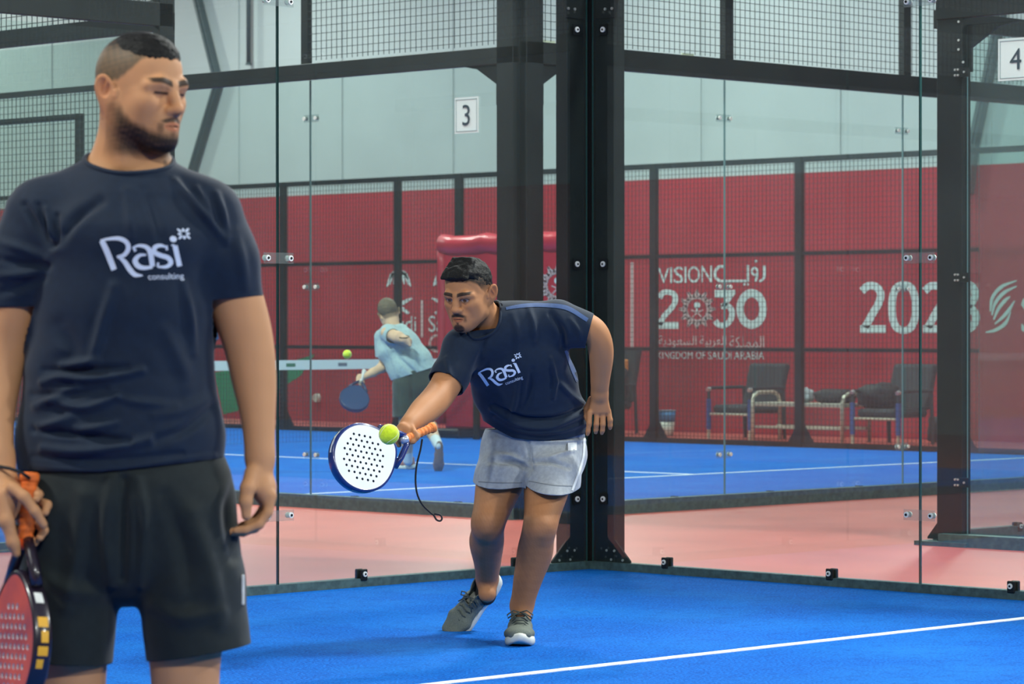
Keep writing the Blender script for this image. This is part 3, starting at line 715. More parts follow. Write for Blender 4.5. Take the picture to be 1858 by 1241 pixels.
def blob(name, label, cat, loc, dims, m, seed, amp=0.18, sub=3):
    """soft crumpled bag shape"""
    bm = bmesh.new(); bmesh.ops.create_icosphere(bm, subdivisions=sub, radius=1)
    from mathutils import noise as nz
    for v in bm.verts:
        n = v.co.normalized(); d = 1 + amp * nz.noise(n * 2.1 + Vector((seed, 0, 0))) + amp * 0.5 * nz.noise(n * 5 + Vector((0, seed, 0)))
        q = Vector((math.copysign(abs(n.x) ** 0.7, n.x), math.copysign(abs(n.y) ** 0.7, n.y), math.copysign(abs(n.z) ** 0.7, n.z))) * d
        v.co = Vector((q.x * dims[0] / 2, q.y * dims[1] / 2, max(q.z, -0.9) * dims[2] / 2 + dims[2] * 0.45))
    me = bpy.data.meshes.new(name); bm.to_mesh(me); bm.free(); me.materials.append(m)
    me.polygons.foreach_set('use_smooth', [True] * len(me.polygons))
    o = link(name, me, None, loc); return tag(o, label, cat)
M_BAG = mat('black_bag_fabric', (26, 30, 36), 0.7)
blob('sports_bag', 'long black sports bag lying on the low table', 'bag', (14.05, yat(1516, 14.05), 0.401), (0.3, 0.46, 0.15), M_BAG, 3)
blob('plastic_bag', 'crumpled white plastic bag on the low table', 'bag', (14.0, yat(1460, 14.0), 0.401), (0.2, 0.15, 0.16), mat('white_plastic_bag', (190, 200, 205), 0.4), 8, 0.3)
blob('backpack', 'black backpack slumped on the right armchair', 'bag', (14.02, yat(1590, 14.0), 0.36), (0.36, 0.42, 0.26), M_BAG, 11, 0.25)
blob('backpack', 'black bag on the floor behind the right armchair', 'bag', (14.75, yat(1715, 14.7), 0.0), (0.35, 0.4, 0.3), M_BAG, 14, 0.2)
blob('jacket', 'dark jacket heaped on the armchair next to the corner posts', 'jacket', (14.4, yat(1108, 14.4), 0.36), (0.34, 0.34, 0.42), mat('dark_jacket', (32, 36, 42), 0.85), 21, 0.25)
og = MB().bbox(-0.03, 0.03, -0.05, 0.05, -0.07, 0.07, 0.015).build('pouch', mat('orange_pouch', (226, 134, 58), 0.6)); og.location = (14.632, yat(1133, 14.63), 0.75)
MB().tube([(0.0, -0.035, 0.065), (0.012, -0.03, 0.14), (0.03, 0.0, 0.19), (0.012, 0.03, 0.14), (0.0, 0.035, 0.065)], 0.006, n=6).build('strap', M_SEAT, og, True)
tag(og, 'small orange pouch hanging on the backrest of the armchair by the posts', 'pouch')
bk = thing('bucket', 'white bucket with blue upper half, on the floor beside a fence post', 'bucket', (14.4, yat(1208, 14.4), 0))
MB().cyl((0, 0, 0.0), (0, 0, 0.15), 0.085, 0.098, n=20).build('lower_body', mat('bucket_white', (200, 205, 195), 0.5), bk, True)
MB().cyl((0, 0, 0.15), (0, 0, 0.27), 0.098, 0.108, n=20).build('upper_body', mat('bucket_blue', (60, 125, 180), 0.5), bk, True)
MB().tube([(0.11 * math.cos(t), 0.11 * math.sin(t), 0.27) for t in np.linspace(0, 2 * math.pi, 20, endpoint=False)], 0.006, n=6, closed=True).build('rim', mat('bucket_rim', (120, 150, 170), 0.5), bk, True)

# ---- steel braces and pipe on the far wall
M_BRACE = mat('grey_steel_brace', (64, 78, 82), 0.5)
def brace(label, pts, w, cat='brace'):
    P_ = [on_plane(a, b, 0, HX1 - 0.10) for a, b in pts]
    t = thing('steel_brace', label, cat, tuple(P_[0]))
    for a, b in zip(P_[:-1], P_[1:]):
        d = np.array([0, b[1] - a[1], b[2] - a[2]]); d /= np.linalg.norm(d); nrm = np.array([0, -d[2], d[1]]) * w / 2
        q = [a + nrm, a - nrm, b - nrm, b + nrm]
        keep(MB().prism([tuple(x) for x in q], (0.09, 0, 0)).build('flange', M_BRACE, t), t)
        q = [x + np.array([-0.02, 0, 0]) for x in (a + nrm * 0.25, a - nrm * 0.25, b - nrm * 0.25, b + nrm * 0.25)]
        keep(MB().prism([tuple(x) for x in q], (0.03, 0, 0)).build('web', M_BRACE, t), t)
brace('bent grey steel brace on the wall beside the standing man', [(346, -30), (391, 150), (343, 312)], 0.09)
brace('slanted grey steel brace on the wall above the sign 4', [(1822, -30), (1790, 130), (1762, 260), (1752, 350)], 0.09)
P0, P1 = on_plane(451, -40, 0, HX1 - 0.06), on_plane(451, 118, 0, HX1 - 0.06)
t = thing('down_pipe', 'short vertical grey pipe on the upper wall', 'pipe', tuple(P1)); keep(MB().cyl(P1, P0 + np.array([0, 0, 1.0]), 0.03, n=10).build('tube', M_BRACE, t, True), t); keep(MB().cyl(P1, P1 + np.array([0, 0, 0.03]), 0.04, n=10).build('end_collar', M_BRACE, t), t)

# ---- balls in the air
M_FELT = mat('ball_felt', (205, 228, 30), 0.85, noise=(120, 0.12), sheen=0.4)
M_SEAM = mat('ball_seam', (225, 232, 190), 0.8)
def tennis_ball(label, px, py, dep, r=0.0335, rot=(0.4, 0.8, 0.2)):
    p = at_depth(px, py, dep)
    bm = bmesh.new(); bmesh.ops.create_icosphere(bm, subdivisions=4, radius=r); me = bpy.data.meshes.new('tennis_ball'); bm.to_mesh(me); bm.free()
    me.materials.append(M_FELT); me.polygons.foreach_set('use_smooth', [True] * len(me.polygons))
    o = link('tennis_ball', me, None, tuple(p)); o.rotation_euler = rot
    pts = []
    for i in range(64):
        t = 2 * math.pi * i / 64; q = Vector((math.cos(t) + 0.35 * math.cos(3 * t), math.sin(t) - 0.35 * math.sin(3 * t), 1.15 * math.sin(2 * t))).normalized() * (r - 0.0002)
        pts.append(q)
    MB().tube(pts, 0.0011, n=6, closed=True).build('seam', M_SEAM, o, True)
    return tag(o, label, 'ball')
tennis_ball('yellow-green ball in the air right in front of the white racket', 706, 788, 10.2)
tennis_ball('yellow-green ball in the air above the net of the court behind', 630, 643, 23.6, rot=(1.2, 0.3, 0.5))

# ------------------------------------------------------------------ implicit-surface body toolkit
V3 = lambda *a: np.array(a, float)
def unit(v): v = np.asarray(v, float); return v / (np.linalg.norm(v) + 1e-12)
class Frame:
    """a person's own frame: x to the right, y away, z up, origin on the ground"""
    def __init__(s, px, dep):
        c = at_depth(px, 620, dep); s.dep = dep
        s.o = np.array([c[0], c[1], 0.0])
        f = np.array([FW[0], FW[1], 0]); s.F = f / np.linalg.norm(f); s.R = np.array([s.F[1], -s.F[0], 0.0])
        s.ang = math.atan2(s.R[1], s.R[0])
    def __call__(s, px, py, dy=0.0):
        p = at_depth(px, py, s.dep + dy) - s.o
        return np.array([p @ s.R, p @ s.F, p[2]])
    def world(s, q): return s.o + s.R * q[0] + s.F * q[1] + np.array([0, 0, q[2]])
    def m(s, npx): return npx * s.dep / FPX

def rot_yaw_pitch_roll(yaw, pitch, roll):
    """head rotation: canonical face looks to -y; yaw > 0 turns it to +x, pitch > 0 looks down, roll > 0 leans to +x"""
    y, p, r = (math.radians(a) for a in (yaw, pitch, roll))
    Rz = np.array([[math.cos(y), -math.sin(y), 0], [math.sin(y), math.cos(y), 0], [0, 0, 1]])
    Rx = np.array([[1, 0, 0], [0, math.cos(p), -math.sin(p)], [0, math.sin(p), math.cos(p)]])
    Ry = np.array([[math.cos(r), 0, math.sin(r)], [0, 1, 0], [-math.sin(r), 0, math.cos(r)]])
    return Ry @ Rz @ Rx

class Body:
    def __init__(s): s.prims = []
    def _add(s, fn, lo, hi, k, op): s.prims.append((fn, np.asarray(lo, float), np.asarray(hi, float), k, op)); return s
    def cap(s, a, b, ra, rb=None, k=0.02, op='u'):
        a = np.asarray(a, float); b = np.asarray(b, float); rb = ra if rb is None else rb
        d = b - a; L2 = d @ d + 1e-12; rm = max(ra, rb)
        def fn(P):
            q = P - a; h = np.clip((q @ d) / L2, 0, 1)
            return np.sqrt(((q - h[..., None] * d) ** 2).sum(-1)) - (ra + (rb - ra) * h)
        return s._add(fn, np.minimum(a, b) - rm, np.maximum(a, b) + rm, k, op)
    def chain(s, pts, rs, k=0.012, op='u'):
        for i in range(len(pts) - 1): s.cap(pts[i], pts[i + 1], rs[i], rs[i + 1], k, op)
        return s
    def limb(s, pts, rs, k=0.014, per=5):
        """smoothly curved, smoothly tapering limb"""
        Q_ = catmull([np.append(np.asarray(p, float), r) for p, r in zip(pts, rs)], per)
        return s.chain([q[:3] for q in Q_], [float(q[3]) for q in Q_], k)
    def ecap(s, a, b, wa, wb, right=(1, 0, 0), k=0.03, op='u', ce=None):
        """tapered capsule of elliptical section; wa, wb = (half width along right, half depth)"""
        a = np.asarray(a, float); b = np.asarray(b, float); d = b - a; L = np.linalg.norm(d); t = d / (L + 1e-9)
        r = unit(np.asarray(right, float) - t * (np.asarray(right, float) @ t)); f = np.cross(t, r)
        wa = np.array(wa, float); wb = np.array(wb, float); rm = max(wa.max(), wb.max())
        ce_ = ce if ce is not None else min(wa.min(), wb.min())
        def fn(P):
            q = P - a; w0 = q @ t; h = np.clip(w0 / L, 0, 1)
            u, v, w = q @ r, q @ f, w0 - h * L
            A_ = wa[0] + (wb[0] - wa[0]) * h; B_ = wa[1] + (wb[1] - wa[1]) * h
            k0 = np.sqrt((u / A_) ** 2 + (v / B_) ** 2 + (w / ce_) ** 2)
            k1 = np.sqrt((u / A_ ** 2) ** 2 + (v / B_ ** 2) ** 2 + (w / ce_ ** 2) ** 2) + 1e-9
            return np.where(k0 < 1e-3, -min(wa.min(), wb.min()), k0 * (k0 - 1) / k1)
        return s._add(fn, np.minimum(a, b) - rm, np.maximum(a, b) + rm, k, op)
    def loft(s, secs, right=(1, 0, 0), k=0.03):
        """secs: list of (centre, half width, half depth)"""
        for (c0, w0, d0), (c1, w1, d1) in zip(secs[:-1], secs[1:]): s.ecap(c0, c1, (w0, d0), (w1, d1), right, k)
        return s
    def ell(s, c, r, R=None, k=0.02, op='u'):
        c = np.asarray(c, float); r = np.asarray(r, float); R = np.eye(3) if R is None else R
        def fn(P):
            q = (P - c) @ R
            k0 = np.sqrt(((q / r) ** 2).sum(-1)); k1 = np.sqrt(((q / r ** 2) ** 2).sum(-1)) + 1e-9
            return np.where(k0 < 1e-3, -r.min(), k0 * (k0 - 1) / k1)
        e = np.sqrt(((R * r) ** 2).sum(1))
        return s._add(fn, c - e, c + e, k, op)
    def grid(s, ax):
        """ax: three increasing coordinate arrays (spacing may vary)"""
        D = np.full([len(a) for a in ax], 0.15, np.float32)
        for fn, a, b, k, op in s.prims:
            m_ = k + 0.02
            i0 = [np.searchsorted(ax[j], a[j] - m_) for j in range(3)]; i1 = [np.searchsorted(ax[j], b[j] + m_) for j in range(3)]
            if any(q <= p for p, q in zip(i0, i1)): continue
            sl = tuple(slice(p, q) for p, q in zip(i0, i1))
            P = np.stack(np.meshgrid(*[ax[j][sl[j]] for j in range(3)], indexing='ij'), -1)
            d = fn(P).astype(np.float32); E = D[sl]
            if op == 'u':
                hh = np.maximum(k - np.abs(E - d), 0) / max(k, 1e-6); D[sl] = np.minimum(E, d) - hh * hh * k * 0.25
            else:
                hh = np.maximum(k - np.abs(E + d), 0) / max(k, 1e-6); D[sl] = np.maximum(E, -d) + hh * hh * k * 0.25
        return D
    def bounds(s, m_=0.02):
        u = [p for p in s.prims if p[4] == 'u']
        return np.min([p[1] for p in u], 0) - m_, np.max([p[2] for p in u], 0) + m_

def axes(lo, hi, h, fine=None, hf=0.0016, zc=None, hc=0.006):
    """grid coordinates: spacing h, finer inside the box fine=(lo, hi), coarser below z = zc"""
    out = []
    for j in range(3):
        x = lo[j]; a = []
        while x < hi[j]:
            a.append(x); st = h
            if fine is not None and fine[0][j] <= x <= fine[1][j]: st = hf
            elif j == 2 and zc is not None and x < zc: st = hc
            x += st
        a.append(x); out.append(np.array(a))
    return out
def surface_nets(D, ax):
    sg = D < 0
    c = [sg[i:sg.shape[0] - 1 + i, j:sg.shape[1] - 1 + j, k:sg.shape[2] - 1 + k] for i in (0, 1) for j in (0, 1) for k in (0, 1)]
    cnt = sum(x.astype(np.uint8) for x in c); act = (cnt > 0) & (cnt < 8)
    I = np.argwhere(act); N = len(I)
    val = np.stack([D[I[:, 0] + i, I[:, 1] + j, I[:, 2] + k] for i in (0, 1) for j in (0, 1) for k in (0, 1)], 1)
    off = np.array([(i, j, k) for i in (0, 1) for j in (0, 1) for k in (0, 1)], float)
    acc = np.zeros((N, 3)); w_ = np.zeros(N)
    for a, b in ((0, 1), (2, 3), (4, 5), (6, 7), (0, 2), (1, 3), (4, 6), (5, 7), (0, 4), (1, 5), (2, 6), (3, 7)):
        va, vb = val[:, a], val[:, b]; x = (va < 0) != (vb < 0)
        t = np.where(x, va / np.where(x, va - vb, 1), 0)
        acc += np.where(x[:, None], off[a] + t[:, None] * (off[b] - off[a]), 0); w_ += x
    fr_ = acc / w_[:, None]
    V = np.stack([ax[j][I[:, j]] + fr_[:, j] * (ax[j][I[:, j] + 1] - ax[j][I[:, j]]) for j in range(3)], 1)
    idx = np.full(act.shape, -1, np.int64); idx[act] = np.arange(N)
    Q = []
    for axd in range(3):
        s0 = [slice(None)] * 3; s1 = [slice(None)] * 3; s0[axd] = slice(0, -1); s1[axd] = slice(1, None)
        A_, B_ = sg[tuple(s0)], sg[tuple(s1)]
        E = np.argwhere(A_ != B_); o1, o2 = (axd + 1) % 3, (axd + 2) % 3
        ok = (E[:, o1] > 0) & (E[:, o2] > 0) & (E[:, o1] < idx.shape[o1]) & (E[:, o2] < idx.shape[o2]); E = E[ok]
        def g(d1, d2):
            F_ = E.copy(); F_[:, o1] += d1; F_[:, o2] += d2; return idx[F_[:, 0], F_[:, 1], F_[:, 2]]
        q = np.stack([g(-1, -1), g(0, -1), g(0, 0), g(-1, 0)], 1)
        fl = ~A_[E[:, 0], E[:, 1], E[:, 2]]; q[fl] = q[fl][:, ::-1]
        Q.append(q)
    Q = np.concatenate(Q); Q = Q[(Q >= 0).all(1)]
    return V, Q

def vnormals(V, Q):
    n = np.cross(V[Q[:, 2]] - V[Q[:, 0]], V[Q[:, 3]] - V[Q[:, 1]]); N = np.zeros_like(V)
    for i in range(4): np.add.at(N, Q[:, i], n)
    return N / (np.linalg.norm(N, axis=1, keepdims=True) + 1e-12)
def laplacian(V, Q, it=1, lam=0.5):
    e = np.concatenate([Q[:, [0, 1]], Q[:, [1, 2]], Q[:, [2, 3]], Q[:, [3, 0]]]); e = np.concatenate([e, e[:, ::-1]])
    d = np.bincount(e[:, 0], minlength=len(V)).astype(float)
    for _ in range(it):
        s_ = np.stack([np.bincount(e[:, 0], V[e[:, 1], i], minlength=len(V)) for i in range(3)], 1)
        V = V + lam * (s_ / np.maximum(d, 1)[:, None] - V)
    return V
def clip_mesh(V, Q, g):
    """keep g <= 0, cutting the faces cleanly along g = 0"""
    V = list(map(tuple, V)); g = list(g); new = {}; out = []
    G = np.array(g); ins = G[Q] <= 0; full = ins.all(1); part = ins.any(1) & ~full
    out = [tuple(q) for q in Q[full]]
    def cut(a, b):
        k = (a, b) if a < b else (b, a)
        if k not in new:
            t = g[k[0]] / (g[k[0]] - g[k[1]]); A_, B_ = V[k[0]], V[k[1]]
            V.append(tuple(A_[i] + t * (B_[i] - A_[i]) for i in range(3))); new[k] = len(V) - 1
        return new[k]
    for q in Q[part]:
        p = []
        for i in range(4):
            a, b = int(q[i]), int(q[(i + 1) % 4])
            if g[a] <= 0: p.append(a)
            if (g[a] <= 0) != (g[b] <= 0): p.append(cut(a, b))
        if len(p) > 2: out.append(tuple(p))
    V = np.array(V); used = np.unique(np.concatenate([np.array(f) for f in out])); mp = np.full(len(V), -1); mp[used] = np.arange(len(used))
    return V[used], [tuple(int(mp[i]) for i in f) for f in out]
def mesh_obj(name, V, Fc, m, parent=None, col=None, solid=0.0, smooth=True):
    me = bpy.data.meshes.new(name); me.from_pydata([tuple(v) for v in V], [], [tuple(map(int, f)) for f in Fc])
    me.materials.append(m)
    if smooth: me.polygons.foreach_set('use_smooth', [True] * len(me.polygons))
    if col is not None:
        a = me.color_attributes.new('Col', 'FLOAT_COLOR', 'POINT')
        c = np.ones((len(V), 4), np.float32); c[:, :3] = col; a.data.foreach_set('color', c.ravel())
    o = link(name, me, parent)
    if solid:
        sm = o.modifiers.new('cloth', 'SOLIDIFY'); sm.thickness = solid; sm.offset = -1.0
    return o
def attr_mat(name, rough, spec=0.4, sss=0.0, bump=None, sheen=0.0):
    m = mat(name, (128, 128, 128), rough, spec=spec, sss=sss, bump=bump, sheen=sheen); nt = m.node_tree
    a = nd(nt, 'ShaderNodeAttribute', attribute_name='Col'); nt.links.new(a.outputs['Color'], nt.nodes['Principled BSDF'].inputs['Base Color'])
    return m
M_SKIN = attr_mat('skin', 0.60, 0.3, sss=0.04, bump=(320, 0.12, 0.001))
def cloth_mat(name, col, var=0.12, rough=0.78, bump=(900, 0.15, 0.0006), sheen=0.25):
    return mat(name, col, rough, spec=0.3, noise=(70, var), bump=bump, sheen=sheen)
M_NAVY = cloth_mat('navy_jersey', (9, 29, 50), sheen=0.12)
M_NAVYTRIM = cloth_mat('navy_trim', (44, 72, 118))
M_BLACKSHORT = cloth_mat('black_shorts', (24, 33, 34), sheen=0.12)
M_GREYSHORT = cloth_mat('grey_shorts', (148, 154, 160))
M_WHITETRIM = cloth_mat('white_trim', (215, 218, 215))
M_LOGO = mat('shirt_print', (208, 220, 238), 0.6)
M_HAIR = mat('black_hair', (13, 13, 12), 0.65, spec=0.25, noise=(160, 0.5), bump=(140, 0.9, 0.004))

def smoothstep(a, b, x): t = np.clip((x - a) / (b - a), 0, 1); return t * t * (3 - 2 * t)
def mixc(c, d, f): return c * (1 - f[:, None]) + np.asarray(d)[None, :] * f[:, None]
def L3(c): return np.array(lin(c)[:3])
def vnoise(P, s, seed=0):
    """cheap smooth noise from sines"""
    r = np.random.RandomState(seed); o = np.zeros(len(P))
    for i in range(5):
        w = r.normal(size=3) * s; o += np.sin(P @ w + r.uniform(0, 6.28))
    return o / 5

def head_prims(B, T, sc=1.0, wide=1.0, jaw=1.0, lips=1.0, closed=False, nose=1.0, brow=1.0):
    """canonical head, face to -y, in metres; T maps canonical points into the person's frame"""
    o, R = T; p = lambda x, y, z: o + R @ (np.array([x * wide, y, z]) * sc)
    E = lambda c, r, k=0.02, op='u', Rl=None: B.ell(p(*c), np.array(r) * sc, R if Rl is None else R @ Rl, k * sc, op)
    K = lambda a, b, ra, rb=None, k=0.015, op='u': B.cap(p(*a), p(*b), ra * sc, (ra if rb is None else rb) * sc, k * sc, op)
    E((0, 0.016, 0.036), (0.0745 * wide, 0.096, 0.087))
    E((0, -0.028, 0.046), (0.064 * wide, 0.060, 0.058), 0.03)
    B.ecap(p(0, -0.026, -0.004), p(0, -0.050, -0.078), (0.064 * wide * sc, 0.066 * sc), (0.046 * jaw * sc, 0.044 * sc), R @ V3(1, 0, 0), 0.03 * sc)
    for e in (-1, 1):
        K((e * 0.057, 0.006, -0.030), (e * 0.050 * jaw, -0.012, -0.066), 0.016, 0.014, 0.03)
        K((e * 0.050 * jaw, -0.014, -0.068), (e * 0.018, -0.070, -0.098), 0.015, 0.016, 0.03)
        E((e * 0.043, -0.062, -0.018), (0.019, 0.022, 0.017), 0.03)
        E((e * 0.033, -0.107, 0.000), (0.019, 0.020, 0.0145), 0.018, 's')
        E((e * 0.0315, -0.0745, 0.001), (0.0152, 0.0152, 0.0142), 0.004)
        E((e * 0.043, -0.042, -0.045), (0.021, 0.030, 0.036), 0.03)
        # lids
        if closed:
            K((e * 0.018, -0.0850, 0.0015), (e * 0.045, -0.0790, 0.0015), 0.0030, 0.0026, 0.006)
            E((e * 0.0315, -0.0775, 0.006), (0.0158, 0.0140, 0.0115), 0.004)
        else:
            K((e * 0.0175, -0.0855, 0.0045), (e * 0.031, -0.0895, 0.0098), 0.0024, 0.0026, 0.005)
            K((e * 0.031, -0.0895, 0.0098), (e * 0.0455, -0.0795, 0.0040), 0.0026, 0.0022, 0.005)
            K((e * 0.018, -0.0850, -0.0040), (e * 0.031, -0.0870, -0.0085), 0.0020, 0.0022, 0.006)
            K((e * 0.031, -0.0870, -0.0085), (e * 0.045, -0.0790, -0.0035), 0.0022, 0.0020, 0.006)
        K((e * 0.012, -0.0900, 0.0165), (e * 0.036, -0.0890, 0.0235), 0.0068 * brow, 0.0062 * brow, 0.020)
        K((e * 0.036, -0.0890, 0.0235), (e * 0.054, -0.0730, 0.0160), 0.0062 * brow, 0.005, 0.020)
        E((e * 0.0125, -0.0985, -0.0335), (0.0085 * nose, 0.0105, 0.0078), 0.008)
        E((e * 0.0065, -0.1065, -0.0405), (0.0036, 0.0050, 0.0030), 0.003, 's')
        # ear
        Re = rot_yaw_pitch_roll(-e * 30, -10, e * 10)
        E((e * 0.0850, 0.022, -0.002), (0.0075, 0.0215, 0.0340), 0.006, 'u', Re)
        E((e * 0.0935, 0.0185, 0.002), (0.0085, 0.0140, 0.0230), 0.003, 's', Re)
        K((e * 0.0740, -0.001, -0.004), (e * 0.0750, -0.001, -0.012), 0.0055, 0.0045, 0.006)
        K((e * 0.086, 0.014, 0.016), (e * 0.088, 0.029, -0.010), 0.0030, 0.0026, 0.004)
    B.chain([p(0, -0.0900, 0.0150), p(0, -0.1010, -0.008), p(0, -0.1130, -0.0290)], [0.0085 * nose * sc, 0.0090 * nose * sc, 0.0105 * nose * sc], 0.014 * sc)
    E((0, -0.1120, -0.0310), (0.0115 * nose, 0.0100, 0.0090), 0.010)
    E((0, -0.083, -0.062), (0.030, 0.020, 0.024), 0.022)
    for e in (-1, 1):
        K((0, -0.1020, -0.0615), (e * 0.020, -0.0925, -0.0650), 0.0052 * lips, 0.0030, 0.007)
        K((0, -0.1000, -0.0725), (e * 0.019, -0.0915, -0.0675), 0.0062 * lips, 0.0030, 0.007)
        K((0, -0.1065, -0.0668), (e * 0.022, -0.0960, -0.0665), 0.0016, 0.0014, 0.003, 's')
    E((0, -0.0845, -0.0985), (0.022 * jaw, 0.019, 0.017), 0.022)
    return p
def to_head(V, T, sc, wide=1.0):
    o, R = T; q = (V - o) @ R / sc; q[:, 0] /= wide; return q
def face_paint(q, col, skin, hair, style):
    """hair, beard, brows, lips and eyes: their colours, with mouth line, eye surrounds and inner ear darkened"""
    x, y, z = q.T; ax = np.abs(x); n = vnoise(q, 170, 3); n2 = vnoise(q, 420, 9)
    front = smoothstep(0.0, -0.04, y)
    # warm cheeks, nose, ears
    warm = np.exp(-(((ax - .045) / .022) ** 2 + ((z + .028) / .022) ** 2)) * front * .12 + np.exp(-((x / .016) ** 2 + ((z + .03) / .014) ** 2)) * (y < -.095) * .2 + (ax > .079) * .25
    col = mixc(col, skin * np.array([1.12, .86, .80]), np.clip(warm, 0, 1))
    col = mixc(col, skin * np.array([1.0, .66, .56]), smoothstep(1.3, .6, np.sqrt(((y - .0205) / .012) ** 2 + ((z - .002) / .022) ** 2)) * (ax > .078) * .4)  # redder inner ear, also standing in for shade in its hollow
    # brows
    bz = .0215 + .006 * np.sin(np.clip((ax - .010) / .046, 0, 1) * 2.4)
    bw = .0066 - .0028 * np.clip((ax - .03) / .03, 0, 1)
    br = smoothstep(1.25, .75, np.abs(z - bz) / bw) * smoothstep(.006, .012, ax) * smoothstep(.060, .052, ax) * (y < -.055)
    col = mixc(col, hair, br * .93)
    # lips
    lp = smoothstep(1.1, .8, np.sqrt((x / .024) ** 2 + ((z + .0668) / .0105) ** 2)) * (y < -.085)
    col = mixc(col, skin * np.array([.80, .55, .56]), lp * .85)
    col = mixc(col, skin * .25, smoothstep(1.2, .5, np.abs(z + .0668) / .0016) * (ax < .020) * (y < -.085) * .8)
    # eyes
    ed = np.sqrt(((ax - .0315) / .0135) ** 2 + ((z - .0005) / (.0068)) ** 2)
    on = (y < -.07) & (y > -.099)
    if style.get('closed'):
        col = mixc(col, hair, smoothstep(1.3, .6, np.abs(z - .0010) / .0030) * (np.abs(ax - .031) < .0165) * on * .92)
        col = mixc(col, skin * .62, np.exp(-(((ax - .031) / .018) ** 2 + ((z - .010) / .006) ** 2)) * on * .35)
    else:
        eye = smoothstep(1.06, .94, ed) * on
        col = mixc(col, np.array([.30, .275, .25]), eye)
        gx, gz = style.get('gaze', (0, 0)); sx = np.sign(x)
        ir = np.sqrt((x - sx * .0315 - gx) ** 2 + (z - gz) ** 2)
        col = mixc(col, np.array([.030, .016, .010]), smoothstep(.0074, .0064, ir) * eye)
        lid = smoothstep(1.0, 1.08, ed) * smoothstep(1.45, 1.2, ed) * on
        col = mixc(col, hair, lid * np.where(z > .001, .9, .35))
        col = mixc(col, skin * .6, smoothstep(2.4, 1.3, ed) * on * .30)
    # scalp hair
    hl = style['hairline'](q)            # > 0 inside the hair area, metres
    hs = smoothstep(-.006, .008, hl + n * .003) * (1 - (ax > .0795) * (z < .034) * (y < .05))
    dens = style['density'](q) * (1 + .12 * n2)
    hc = style.get('scalp', hair)[None, :] * (1 - smoothstep(.070, .100, z + .012 * smoothstep(-.02, -.08, y)))[:, None] + hair[None, :] * smoothstep(.070, .100, z + .012 * smoothstep(-.02, -.08, y))[:, None]
    fm = np.clip(hs * dens, 0, 1)[:, None]; col = col * (1 - fm) + hc * fm
    bd = style['beard'](q, n) * (1 + .10 * n2)
    col = mixc(col, hair * 1.15, np.clip(bd, 0, .97))
    return np.clip(col, 0, 1)

def project_print(name, tris, F_, parent, BV, mtl, lift=0.0015):
    """lay a flat print (picture points, triangles) on cloth along the viewing depth, as a thin layer on the fabric"""
    V, Fc = tris; out = []; o_l = F_.o
    for q in V:
        d = ray(q[0], q[1]); a = CAM + d * (F_.dep - 1.2)
        hit = BV.ray_cast(Vector((a - o_l) @ np.array([F_.R, F_.F, [0, 0, 1]]).T), Vector(np.array([d @ F_.R, d @ F_.F, d[2]])).normalized())
        if hit[0] is None: out.append(None)
        else: out.append(np.array(hit[0]) + np.array(hit[1]) * lift)
    ok = [f for f in Fc if all(out[i] is not None for i in f)]
    out = [v if v is not None else np.zeros(3) for v in out]
    return mesh_obj(name, out, ok, mtl, parent, smooth=True)
def ribbon_tris(strokes, step=1.4):
    V = []; Fc = []
    for pts, w in strokes:
        P = catmull(pts, 10) if len(pts) > 2 else np.array([np.array(pts[0], float) + (np.array(pts[1], float) - np.array(pts[0], float)) * t for t in np.linspace(0, 1, 14)])
        ww = np.interp(np.linspace(0, 1, len(P)), np.linspace(0, 1, len(w)), w) if isinstance(w, (list, tuple)) else np.full(len(P), float(w))
        L_, R_ = offset_ribbon(P, ww); b = len(V); nc = 4
        for i in range(len(P)):
            for j in range(nc): V.append(L_[i] + (R_[i] - L_[i]) * j / (nc - 1))
        for i in range(len(P) - 1):
            for j in range(nc - 1): Fc.append((b + i * nc + j, b + (i + 1) * nc + j, b + (i + 1) * nc + j + 1, b + i * nc + j + 1))
    return V, Fc
def disc_tris(c, r, n=16, ky=1.0, rot=0.0, kx=1.0):
    V = [np.array(c, float)]; cs, sn = math.cos(rot), math.sin(rot)
    for rr in (0.5, 1.0):
        for i in range(n):
            t = 2 * math.pi * i / n; a, b = r * rr * kx * math.cos(t), r * rr * ky * math.sin(t); V.append(np.array([c[0] + a * cs - b * sn, c[1] + a * sn + b * cs]))
    Fc = [(0, 1 + i, 1 + (i + 1) % n) for i in range(n)] + [(1 + i, 1 + n + i, 1 + n + (i + 1) % n, 1 + (i + 1) % n) for i in range(n)]
    return V, Fc
def text_tris(txt, A2):
    """text warped by an affine map A2 (2x3) from the unit box, subdivided for draping"""
    V, Fc = text_mesh2d(txt); lo, hi = V.min(0), V.max(0); U = (V - lo) / (hi - lo)
    return [A2[:, 0] * u[0] + A2[:, 1] * u[1] + A2[:, 2] for u in U], Fc
def affine_logo(origin, ex, ey):
    """map logo units (x right 0..100, y up 0..60) to picture points"""
    o_, ex, ey = (np.array(a, float) for a in (origin, ex, ey)); return lambda x, y: o_ + ex * x + ey * y
